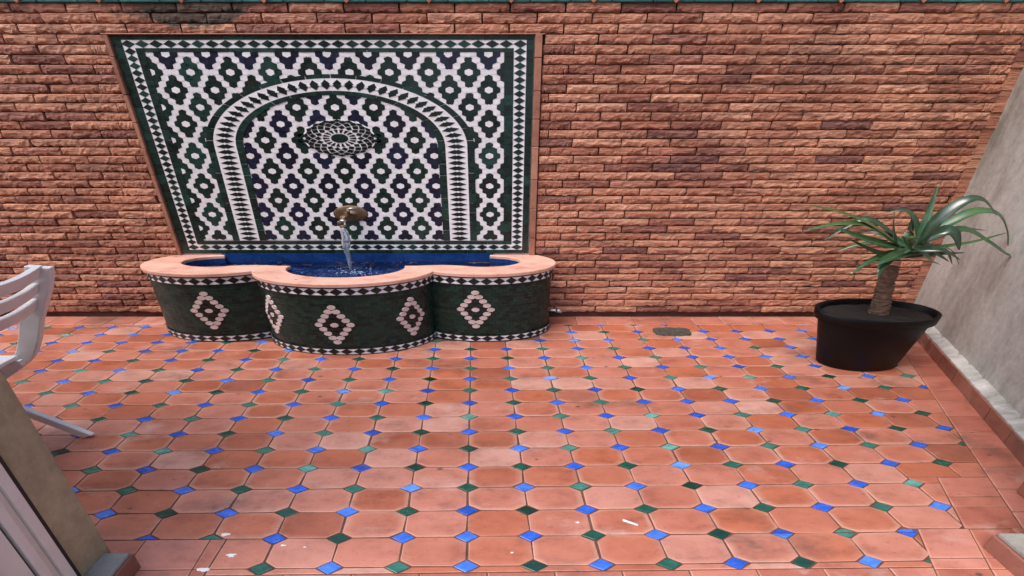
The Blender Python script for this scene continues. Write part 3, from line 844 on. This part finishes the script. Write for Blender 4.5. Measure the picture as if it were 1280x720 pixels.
# diamond bands --------------------------------------------------------
pitch = .0368; nb = int(al[-1]/pitch); pitch = al[-1]/nb
for z0, z1 in ((.405, .452), (.004, .046)):
    vs = []; fs = []
    for k, p in enumerate(body):
        pass
    m_ = MB(); N_ = nb*4
    for k in range(N_+1):
        s_ = al[-1]*k/N_; m_.v += [tuple(on_body(s_, z0, .002)), tuple(on_body(s_, z1, .002))]
    m_.f = [(2*k, 2*k+2, 2*k+3, 2*k+1) for k in range(N_)]; m_.m = [0]*N_
    m_.build('band_white', G_WHITE, fount)
    for zz0, zz1 in ((z0-.006, z0+.003), (z1-.003, z1+.006)):
        m_ = MB()
        for k in range(N_+1):
            s_ = al[-1]*k/N_; m_.v += [tuple(on_body(s_, zz0, .0035)), tuple(on_body(s_, zz1, .0035))]
        m_.f = [(2*k, 2*k+2, 2*k+3, 2*k+1) for k in range(N_)]; m_.m = [0]*N_
        m_.build('band_line', G_DARK, fount)
    for k in range(nb):
        s_ = (k+.5)*pitch; zc = (z0+z1)/2; hz = (z1-z0)*.46
        m_ = MB(); q = [on_body(s_-pitch*.5, zc, .0040), on_body(s_, zc-hz, .0045), on_body(s_+pitch*.5, zc, .0040), on_body(s_, zc+hz, .0045)]
        p, n_ = body_at(s_); m_.prism(q, Vector((-n_[0]*S, -n_[1], 0))*.002)
        m_.build('diamond_tile', G_DARK, fount)
# rhombic medallions ----------------------------------------------------
def s_at_px(px, py, z):                    # arc position whose surface point at height z lands on this pixel column
    best = min(((abs(project(on_body(al[-1]*k/800, z, 0)+FO)[0]-px)+.02*project(on_body(al[-1]*k/800, z, 0)+FO)[2]*100, al[-1]*k/800) for k in range(800)), key=lambda t: t[0]); return best[1]
def medallion(sc, zc):
    hs, hr = .0228, .0295
    wm = MB(); dm = MB()
    for a in range(5):
        for b in range(5):
            u = (a-b)*.5*hs; v = (4-a-b)*hr
            v = (a+b-4)*hr
            wh = a in (0, 4) or b in (0, 4) or (a == 2 and b == 2)
            loop = []
            for t in range(8):
                q = math.pi*2*t/8+math.pi/8
                loop.append((u*1.0+.0128*math.cos(q), v*.5*2*.5+0, q))
            pts = [on_body(sc+u+.0125*math.cos(q), zc+v+.0148*math.sin(q), .0055) for q in [2*math.pi*t/8+math.pi/8 for t in range(8)]]
            p, n_ = body_at(sc+u)
            (wm if wh else dm).prism(pts, Vector((-n_[0]*S, -n_[1], 0))*.004)
    wo = wm.build('medallion', G_PINK, fount); dm.build('medallion_ground', G_DARK, wo)
mid = al[-1]/2
for px, zc in ((262, .228), (418, .212), (514, .222), (342, .235), (595, .235)): medallion(s_at_px(px, 0, zc), zc)

# stub pipe at the right end
st = empty('drain_valve', (.36, 2.70, .115)); tag(st, 'small grey metal valve stub beside the right end of the fountain', 'valve')
tube([(-.06, 0, 0), (.03, 0, 0), (.045, -.004, -.004)], [.011, .011, .011], 10).build('pipe', STEEL, st, True)
tube([(.03, -.002, 0), (.075, -.006, -.004)], [.016, .015], 10).build('cap', STEEL, st, True)
tube([(-.035, 0, .01), (-.04, -.004, .09), (-.05, 0, .17)], [.004, .004, .004], 6).build('hose', STEEL, st, True)

# ================================================================== WATER
LX, LYw, ZW = -1.0, 2.672, .433
def ripple(x, y):
    d = math.hypot((x-LX)/S, y-LYw); d2 = math.hypot((x-LX-.15)/S, y-LYw+.09)
    return (.006*math.sin(d*150)*math.exp(-d*9)+.003*math.sin(d2*210+1)*math.exp(-d2*7)
            + .0035*noise.noise(Vector((x*9/S*1.6, y*15, 2)))+.002*noise.noise(Vector((x*26/S, y*30, 7))))
bm = bmesh.new(); gx, gy = 150, 60
ipoly = inner+[]
def inpoly(x, y, P):
    c = False; n = len(P); j = n-1
    for i in range(n):
        if (P[i][1] > y) != (P[j][1] > y) and x < (P[j][0]-P[i][0])*(y-P[i][1])/(P[j][1]-P[i][1])+P[i][0]: c = not c
        j = i
    return c
grid = {}
x0, x1, y0, y1 = -1.01, .075, 2.38, YW-.004
for a in range(gx+1):
    for b in range(gy+1):
        x = x0+(x1-x0)*a/gx; y = y0+(y1-y0)*b/gy
        grid[a, b] = (x, y, inpoly(x, y, ipoly))
vv = {}
def gv(a, b):
    if (a, b) not in vv:
        x, y, _ = grid[a, b]; vv[a, b] = bm.verts.new((x*S, y, ZW+ripple(x*S, y)))
    return vv[a, b]
for a in range(gx):
    for b in range(gy):
        if any(grid[a+i, b+j][2] for i in (0, 1) for j in (0, 1)): bm.faces.new([gv(a, b), gv(a+1, b), gv(a+1, b+1), gv(a, b+1)])
wo = from_bm('water', bm, WATER, None, True); tag(wo, 'rippled clear water standing in the blue lined fountain basin', 'water', kind='structure')
# ================================================================== TAP AND STREAM
tap = empty('water_tap', (-.99, YW-.004, .765)); tag(tap, 'brass tap with round backplate on the mosaic panel above the basin', 'tap')
def lathe_y(prof, n=28, sx=S):
    m_ = MB(); k = len(prof)
    for q in range(n):
        a = 2*math.pi*q/n
        for r_, y in prof: m_.v.append((r_*math.cos(a)*sx, -y, r_*math.sin(a)))
    for q in range(n):
        for b in range(k-1): m_.f.append((q*k+b, ((q+1) % n)*k+b, ((q+1) % n)*k+b+1, q*k+b+1))
    m_.m = [0]*len(m_.f); return m_
lathe_y([(.054, 0), (.055, .003), (.052, .006), (.030, .008), (.020, .010), (.014, .016), (.010, .02), (0, .021)]).build('backplate', BRASS, tap, True)
tube([(0, -.02, 0), (-.004, -.07, .006), (-.010, -.105, .0), (-.014, -.125, -.022), (-.016, -.128, -.050)], [.0085, .0085, .009, .0105, .0095], 14, S).build('spout', BRASS, tap, True)
tube([(-.016, -.128, -.045), (-.016, -.128, -.060)], [.0115, .0110], 14, S).build('nozzle', BRASS, tap, True)
tube([(.004, -.055, .012), (.004, -.055, .040)], [.006, .005], 12, S).build('valve_stem', BRASS, tap, True)
tube([(-.010, -.057, .040), (.006, -.054, .046), (.024, -.050, .048)], [.0035, .0055, .0035], 10, S).build('handle', STEEL, tap, True)
tube([(-.012, -.128, -.012), (-.013, -.141, -.020)], [.0105, .006], 12, S).build('knob', STEEL, tap, True)
# stream of water
pts = []; rads = []
tipx, tipy, tipz = -1.006, YW-.132, .705
NS = 26
for k in range(NS+1):
    t = k/NS; z = tipz+(ZW-tipz)*t
    pts.append((tipx+(LX-tipx)*t**.7+.002*math.sin(t*9), tipy+(LYw-tipy)*t**.6, z))
    rads.append((.010+.007*math.sin(math.pi*min(1, t*1.6))-.006*max(0, t-.55))*(1+.22*noise.noise(Vector((t*11, 3, 0)))))
sm = tube(pts, rads, 14, 1.7)
sm.v = [(v[0]+.006*noise.noise(Vector((v[0]*40, v[1]*40, v[2]*22))), v[1]+.006*noise.noise(Vector((v[0]*40+9, v[1]*40, v[2]*22))), v[2]) for v in sm.v]
so = sm.build('water_stream', STREAM, None, True); tag(so, 'clear stream of water falling from the brass tap into the basin', 'water')
# splash beads round the landing point
mb = MB(); rr = random.Random(5)
ico = bmesh.new(); bmesh.ops.create_icosphere(ico, subdivisions=1, radius=1); iv = [v.co.copy() for v in ico.verts]; ifs = [tuple(v.index for v in f.verts) for f in ico.faces]; ico.free()
for k in range(120):
    a = rr.uniform(0, 2*math.pi); d = abs(rr.gauss(0, .06 if k % 3 else .11)); r_ = rr.uniform(.0010, .0045)*rr.uniform(.6, 1)
    x = LX+d*math.cos(a)*S; x += .06; y = LYw-.07+d*math.sin(a)*.75
    if not inpoly(x/S, y, ipoly) or y > YW-.03: continue
    mb.add([(x+q.x*r_*1.9, y+q.y*r_*1.3, ZW+.002+q.z*r_*.7+(rr.random() < .12)*rr.uniform(0, .05)*0) for q in iv], ifs)
FOAM = plain('foam', (.30, .45, .70), .25, var=.1)
so = mb.build('splash_foam', FOAM, None, True); tag(so, 'white bubbles and splashes floating where the stream lands', 'foam', kind='stuff')

# ================================================================== RIGHT WALL
ang = .466
rw = empty('concrete_wall', (2.995, 2.84, 0)); tag(rw, 'stained grey rendered wall at right angle to the brick wall', 'wall')
def RWp(t, off, z):           # t metres of depth from the corner towards the camera, off metres out of the wall in X
    return Vector((-ang*t-off, -t, z))
def rw_box(name, t0, t1, o0, o1, z0, z1, mat, jit=0):
    vs = [RWp(t0, o0, z0), RWp(t1, o0, z0), RWp(t1, o1, z0), RWp(t0, o1, z0), RWp(t0, o0, z1), RWp(t1, o0, z1), RWp(t1, o1, z1), RWp(t0, o1, z1)]
    fs = [(0, 1, 2, 3), (7, 6, 5, 4), (0, 4, 5, 1), (1, 5, 6, 2), (2, 6, 7, 3), (3, 7, 4, 0)]
    bm = bmesh.new(); V = [bm.verts.new(v) for v in vs]
    for f in fs: bm.faces.new([V[i] for i in f])
    bmesh.ops.recalc_face_normals(bm, faces=list(bm.faces))
    return from_bm(name, bm, mat, rw)
WO = -.032                                       # wall face behind the skirting line
rw_box('wall_face', -.2, 2.6, -.45, WO, -.05, 2.6, CONC)
t = .012
while t < 2.3:
    t1 = t+.165
    rw_box('skirting_tile', t+.0015, t1-.0015, WO-.002, .046+R.uniform(-.002, .002), -.006, .074, SKIRT); t = t1
# ragged cement ledge over the skirting
vs = []; fs = []; n = 150
for k in range(n+1):
    t = .0+2.3*k/n; w_ = .010*noise.noise(Vector((k*.5, 0, 0))); h_ = .010*noise.noise(Vector((k*.43, 5, 0)))
    nick = .014 if noise.noise(Vector((k*1.3, 11, 0))) > .3 else 0; w_ *= .6; h_ *= .4
    vs += [RWp(t, WO-.003, .098+h_-nick), RWp(t, -.006+w_, .094+h_*.6-nick*.8), RWp(t, .036+w_, .080), RWp(t, .036+w_, .070)]
for k in range(n):
    for b in range(3): fs.append((4*k+b, 4*k+b+1, 4*k+b+5, 4*k+b+4))
o = mk('cement_ledge', vs, fs, CEM, rw)

# ================================================================== HOUSE WALL WITH DOORWAY
hw = empty('house_wall', (0, .77, 0)); tag(hw, 'olive rendered doorway jambs of the house wall facing the courtyard', 'wall')
def hb(name, x0, x1, y0, y1, z0, z1, mat, b=.004): return bevel_box(name, x0, x1, y0-.77, y1-.77, z0, z1, mat, hw, b, 2)
hb('jamb', -5.0, -1.305, .60, .937, -.05, 2.15, OLIVE)
hb('jamb', 1.80, 3.3, .60, .985, -.05, 2.15, OLIVE)
hb('lintel', -5.0, 3.3, .60, .937, 2.152, 2.75, OLIVE)
hb('skirting_block', -1.3045, -1.215, .70, .925, -.006, .066, SKIRT, .006)
hb('skirting_cement', -1.3045, -1.222, .70, .918, .0665, .080, CEM2, .004)
hb('skirting_block', 1.705, 1.7995, .70, .995, -.006, .066, SKIRT, .006)
hb('skirting_cement', 1.715, 1.7995, .70, .988, .0665, .082, CEM2, .004)
hb('skirting_block', 1.80, 2.06, .986, 1.02, -.006, .066, SKIRT, .006)
hb('skirting_block', 2.075, 2.20, .99, 1.235, -.006, .085, SKIRT, .02)
# white door frame on the left jamb
df = empty('door_frame', (-1.30, .76, 0)); tag(df, 'white metal door frame profile fixed to the left olive jamb', 'door frame')
def dfb(name, x0, x1, y0, y1, z0, z1, mat, b=.004): return bevel_box(name, x0+1.30, x1+1.30, y0-.76, y1-.76, z0, z1, mat, df, b, 2)
dfb('gasket', -1.3045, -1.301, .820, .836, 0, 2.15, GASKET, .0005)
dfb('outer_profile', -1.3045, -1.288, .795, .8195, 0, 2.15, WFRAME, .002)
dfb('track', -1.3045, -1.298, .775, .7945, 0, 2.15, WFRAME, .002)
dfb('ridge', -1.3045, -1.284, .752, .7745, 0, 2.15, WFRAME, .002)
dfb('groove', -1.3045, -1.297, .744, .7515, 0, 2.15, GASKET, .0005)
dfb('inner_profile', -1.3045, -1.286, .69, .7435, 0, 2.15, WFRAME, .002)
dfb('ridge', -1.3045, -1.278, .664, .6895, 0, 2.15, WFRAME, .002)
dfb('inner_profile', -1.3045, -1.286, .61, .6635, 0, 2.15, WFRAME, .002)

# ================================================================== POTTED PLANT
PX, PY, PH = 2.165, 2.205, .355
pl = empty('potted_plant', (PX, PY, 0)); tag(pl, 'spiky green yucca plant in a black plastic pot by the concrete wall', 'potted plant')
def lathe(prof, n=40, sx=S, jit=0):
    m_ = MB(); k = len(prof)
    for q in range(n):
        a = 2*math.pi*q/n
        for r_, z in prof: m_.v.append((r_*math.cos(a)*sx, r_*math.sin(a), z))
    for q in range(n):
        for b in range(k-1): m_.f.append((q*k+b, ((q+1) % n)*k+b, ((q+1) % n)*k+b+1, q*k+b+1))
    m_.m = [0]*len(m_.f); return m_
lathe([(0, 0), (.104, 0), (.110, .006), (.1465, PH-.06), (.1475, PH-.052)]).build('pot', POT, pl, True)
lathe([(.1470, PH-.056), (.160, PH-.052), (.163, PH-.004), (.160, PH), (.154, PH), (.150, PH-.01), (.1455, PH-.075), (.140, PH-.10)]).build('pot_rim', POT, pl, True)
prof = [(0, PH-.022), (.05, PH-.022), (.10, PH-.028), (.147, PH-.034)]
m_ = lathe(prof); m_.v = [(x, y, z+.006*noise.noise(Vector((x*18, y*30, 0)))) for x, y, z in m_.v]; m_.build('soil', SOIL, pl, True)
# trunk with leaf-scar rings
tp = [(.016, 0, PH-.04), (.012, 0, PH+.02), (.006, .002, PH+.09), (.0, .004, PH+.17), (-.006, .004, PH+.26)]
dense = []
for k in range(33):
    t = k/32*(len(tp)-1); i = min(int(t), len(tp)-2); u = t-i
    dense.append(tuple(Vector(tp[i]).lerp(Vector(tp[i+1]), u)))
rads = [(.030-.008*k/32)*(1+.17*(k % 2)) for k in range(33)]
tm = tube(dense, rads, 14, 1.75)
tm.v = [(x+.006*noise.noise(Vector((x*40, y*40, z*60))), y+.004*noise.noise(Vector((x*40+7, y*40, z*60))), z) for x, y, z in tm.v]
tm.build('trunk', BARK, pl, True)
# leaves: pixel polylines (x, y, offset of depth from the pot axis), half width
LV = [
 ([(1122,306,0),(1095,287,-.02),(1060,269,-.05),(1010,256,-.07)], .016),
 ([(1122,308,-.02),(1085,284,-.06),(1050,280,-.09),(1008,288,-.12)], .015),
 ([(1124,310,-.03),(1090,302,-.08),(1062,292,-.11),(1042,284,-.13)], .015),
 ([(1120,296,.05),(1085,274,.10),(1058,284,.13),(1028,302,.16)], .011),
 ([(1116,318,-.02),(1100,318,-.05),(1082,310,-.07),(1061,299,-.08)], .014),
 ([(1140,312,-.04),(1122,320,-.09),(1108,325,-.12),(1096,331,-.14)], .019),
 ([(1146,308,0),(1156,285,.02),(1163,262,.04),(1173,230,.06)], .013),
 ([(1148,302,.02),(1142,275,.05),(1130,263,.07),(1108,266,.09)], .013),
 ([(1150,306,-.02),(1172,276,-.04),(1205,252,-.06),(1228,250,-.07),(1246,270,-.08)], .017),
 ([(1150,304,.03),(1185,280,.05),(1218,265,.05),(1246,268,.04),(1258,288,.03),(1260,318,.02),(1265,343,.02)], .015),
 ([(1150,304,-.05),(1175,290,-.12),(1192,292,-.16),(1199,313,-.19)], .022),
 ([(1140,318,-.02),(1180,309,-.05),(1215,303,-.06),(1262,290,-.06)], .010),
 ([(1130,322,.02),(1160,318,.04),(1185,317,.05),(1206,316,.05)], .010),
 ([(1150,305,0),(1200,287,.0),(1235,303,-.02),(1258,318,-.04),(1284,328,-.05)], .014),
 ([(1120,318,-.01),(1117,296,0),(1116,280,.0),(1118,264,.0)], .014),
 ([(1128,316,.03),(1134,298,.05),(1138,286,.06),(1142,268,.06)], .013),
 ([(1136,312,-.06),(1132,303,-.13),(1140,299,-.17),(1150,297,-.19)], .020),
 ([(1136,316,-.06),(1155,312,-.12),(1180,314,-.17),(1200,325,-.20)], .012),
 ([(1138,312,.06),(1165,296,.13),(1195,286,.18),(1232,288,.2)], .012),
 ([(1132,312,.06),(1105,296,.14),(1085,290,.2),(1068,300,.24)], .011),
 ([(1142,306,.08),(1150,288,.16),(1166,272,.22),(1185,268,.26)], .012),
 ([(1118,322,-.05),(1106,330,-.10),(1100,338,-.13),(1098,348,-.15)], .010),
]
def catmull(P, n=6):
    out = []
    for i in range(len(P)-1):
        p0, p1, p2, p3 = P[max(0, i-1)], P[i], P[i+1], P[min(len(P)-1, i+2)]
        for k in range(n):
            t = k/n; out.append(.5*((2*p1)+(p2-p0)*t+(2*p0-5*p1+4*p2-p3)*t*t+(3*p1-p0-3*p2+p3)*t**3))
    out.append(P[-1].copy()); return out
ROLLS = 1
def leaf_curve(pts): return catmull([on_y(x, y, PY+d)-Vector((PX, PY, 0)) for x, y, d in pts], 6)
CURVES = [(leaf_curve(p_), h_) for p_, h_ in LV]
crown = on_y(1134, 312, PY)-Vector((PX, PY, 0)); rl = random.Random(21)
for k in range(8):                                    # the rest of the crown, all round
    az = 2*math.pi*(k*.381966)+.4; el = rl.uniform(.0, .9); ln_ = rl.uniform(.16, .27)
    dv = Vector((math.cos(az)*math.cos(el), math.sin(az)*math.cos(el), math.sin(el)))
    pp = [crown+Vector((0, 0, rl.uniform(-.02, .02)))]
    for q in (.35, .7, 1.0): pp.append(crown+Vector((dv.x*ln_*q*S*.85, dv.y*ln_*q, dv.z*ln_*q-.16*q*q*(.4+rl.random()*.7))))
    CURVES.append((catmull(pp, 6), rl.uniform(.010, .015)))
for P_, hw_ in CURVES:
    m_ = MB(); n = len(P_); dirx = P_[-1].x-P_[0].x; roll = (1 if dirx > 0 else -1)*R.uniform(.1, .75)*ROLLS
    for k, p in enumerate(P_):
        t = k/(n-1); tan = (P_[min(n-1, k+1)]-P_[max(0, k-1)]).normalized()
        side = tan.cross(Vector((0, 0, 1)))
        if side.length < .3: side = side+Vector((0, -.6, 0)) if side.y <= 0 else side+Vector((0, .6, 0))
        side.normalize(); side = (Matrix.Rotation(roll, 3, tan) @ side); up = side.cross(tan)
        if up.z < 0 and abs(tan.z) < .8: up = -up
        w_ = hw_*1.55*min(1, .45+t*2.2)*(1-max(0, t-.35)/.65)**.8+.0006
        s2 = Vector((side.x*1.4, side.y, side.z))
        m_.v += [tuple(p-s2*w_+up*w_*.35), tuple(p), tuple(p+s2*w_+up*w_*.35)]
    for k in range(n-1):
        for b in range(2): m_.f.append((3*k+b, 3*k+b+1, 3*k+b+4, 3*k+b+3))
    m_.m = [0]*len(m_.f)
    o = m_.build('leaf', LEAF, pl, True)
    sd = o.modifiers.new('thick', 'SOLIDIFY'); sd.thickness = .0012; sd.offset = 0

# ================================================================== FOLDING CHAIR
chx, chy = -2.20, 1.39
chair = empty('folding_chair', (chx, chy, 0)); tag(chair, 'white plastic folding garden chair with slatted curved back beside the doorway', 'chair')
def bar(name, a, b, wx, wy, parent=chair, bev=.006):
    """board from a to b (world), wx = breadth in the side plane, wy = breadth along Y"""
    a, b = Vector(a), Vector(b); d = (b-a); at_ = Vector((d.x/S, d.y, d.z)); L_ = at_.length; at_.normalize()
    ny = Vector((0, 1, 0)); nx = at_.cross(ny).normalized(); ny = nx.cross(at_)
    bm = bmesh.new(); bmesh.ops.create_cube(bm, size=1)
    for v in bm.verts: v.co = Vector((v.co.x*wx, v.co.y*wy, v.co.z*L_))
    bmesh.ops.bevel(bm, geom=list(bm.edges), offset=bev, segments=2, affect='EDGES', profile=.6)
    c = (a+b)/2
    for v in bm.verts:
        q = nx*v.co.x+ny*v.co.y+at_*v.co.z
        v.co = Vector((c.x+q.x*S-chx, c.y+q.y-chy, c.z+q.z))
    return from_bm(name, bm, WPLAST, parent)
YF, YN = 1.585, 1.195
for y in (YF-.012, YN+.012):
    bar('back_leg', (-1.935, y-.02*(y > 1.4)+.02*(y < 1.4), .006), (-2.62, y-.02*(y > 1.4)+.02*(y < 1.4), .43), .030, .022)
    # stile: curved board, front leg and back post in one
    P_ = [Vector(q) for q in ((-2.78, y, .0), (-2.40, y, .225), (-2.09, y, .405), (-2.00, y, .50), (-1.93, y, .62), (-1.835, y, .76), (-1.80, y, .842))]
    cv = catmull(P_, 5); m_ = MB(); n = len(cv)
    for k, p in enumerate(cv):
        t = k/(n-1); tn = (cv[min(n-1, k+1)]-cv[max(0, k-1)]); tn = Vector((tn.x/S, 0, tn.z)).normalized(); nr = Vector((tn.z, 0, -tn.x))
        wd = .019+.008*max(0, t-.4); 
        for a_, b_ in ((-1, -1), (1, -1), (1, 1), (-1, 1)):
            q = nr*(wd*a_); m_.v.append((p.x+q.x*S-chx, p.y+.012*b_-chy, p.z+q.z))
    for k in range(n-1):
        for b in range(4): m_.f.append((4*k+b, 4*k+(b+1) % 4, 4*(k+1)+(b+1) % 4, 4*(k+1)+b))
    m_.f += [(3, 2, 1, 0), tuple(4*(n-1)+q for q in range(4))]; m_.m = [0]*len(m_.f)
    o = m_.build('side_post', WPLAST, chair)
    bv = o.modifiers.new('bevel', 'BEVEL'); bv.width = .005; bv.segments = 2; bv.limit_method = 'ANGLE'
def slat(zc, h, xa, bow, name='back_slat', th=.016):
    m_ = MB(); n = 14
    for k in range(n+1):
        t = k/n; y = YN+.01+(YF-YN-.02)*t; bx = bow*math.sin(math.pi*t); lean = .557
        for dz, dx in ((-h/2, -th/2), (-h/2, th/2), (h/2, th/2), (h/2, -th/2)):
            m_.v.append((xa+bx*S+dx*S+dz*lean-chx, y-chy, zc+dz))
    for k in range(n):
        for b in range(4): m_.f.append((4*k+b, 4*(k+1)+b, 4*(k+1)+(b+1) % 4, 4*k+(b+1) % 4))
    m_.f += [(0, 1, 2, 3), tuple(4*n+q for q in (3, 2, 1, 0))]; m_.m = [0]*len(m_.f)
    o = m_.build(name, WPLAST, chair); bv = o.modifiers.new('bevel', 'BEVEL'); bv.width = .004; bv.segments = 2; bv.limit_method = 'ANGLE'
for zc, h in ((.822, .050), (.752, .046), (.684, .046)): slat(zc, h, -2.03+(zc-.44)*.557, .030)
# seat of boards in a frame
for k in range(6):
    x0 = -2.72+k*.112
    bevel_box('seat_slat', x0-chx, x0+.104-chx, YN+.016-chy, YF-.03-chy, .432, .448, WPLAST, chair, .004, 2)
for y in (YF-.042, YN+.030): bevel_box('seat_rail', -2.73-chx, -2.04-chx, y-.008-chy, y+.010-chy, .405, .4315, WPLAST, chair, .004, 2)
bevel_box('cross_bar', -2.20-chx, -2.15-chx, YN+.03-chy, YF-.03-chy, .135, .157, WPLAST, chair, .004, 2)

# ================================================================== LITTER ON THE FLOOR
cg = tube([(0, 0, .004), (.052, -.022, .004)], [.004, .004], 8, 1.0).build('cigarette_butt', PAPER, None, True); cg.location = (.46, 1.10, 0)
tag(cg, 'thin white stick lying on a terracotta tile', 'litter')
def fleck(px, py, r_, seed):
    c = on_z(px, py); rr = random.Random(seed); m_ = MB(); n = 14
    top = [(r_*S*math.cos(a)*k_, r_*.8*math.sin(a)*k_) for a, k_ in [(2*math.pi*t/n, rr.uniform(.55, 1.25)) for t in range(n)]]
    m_.v = [(x, y, 0.0) for x, y in top]+[(x*.8, y*.8, .0016) for x, y in top]; m_.f = [tuple(range(n, 2*n))]+[(k, (k+1) % n, (k+1) % n+n, k+n) for k in range(n)]; m_.m = [0]*len(m_.f)
    o = m_.build('paint_splash', PAPER); o.location = (c.x, c.y, 0)
    return tag(o, 'small white dried splash stuck on a terracotta floor tile', 'splash', 'white splashes on the floor')
for k, (x, y, r_) in enumerate(((282, 668, .009), (289, 694, .009), (354, 682, .005), (722, 653, .004), (256, 712, .012), (640, 691, .003), (381, 684, .003))): fleck(x, y, r_, k)
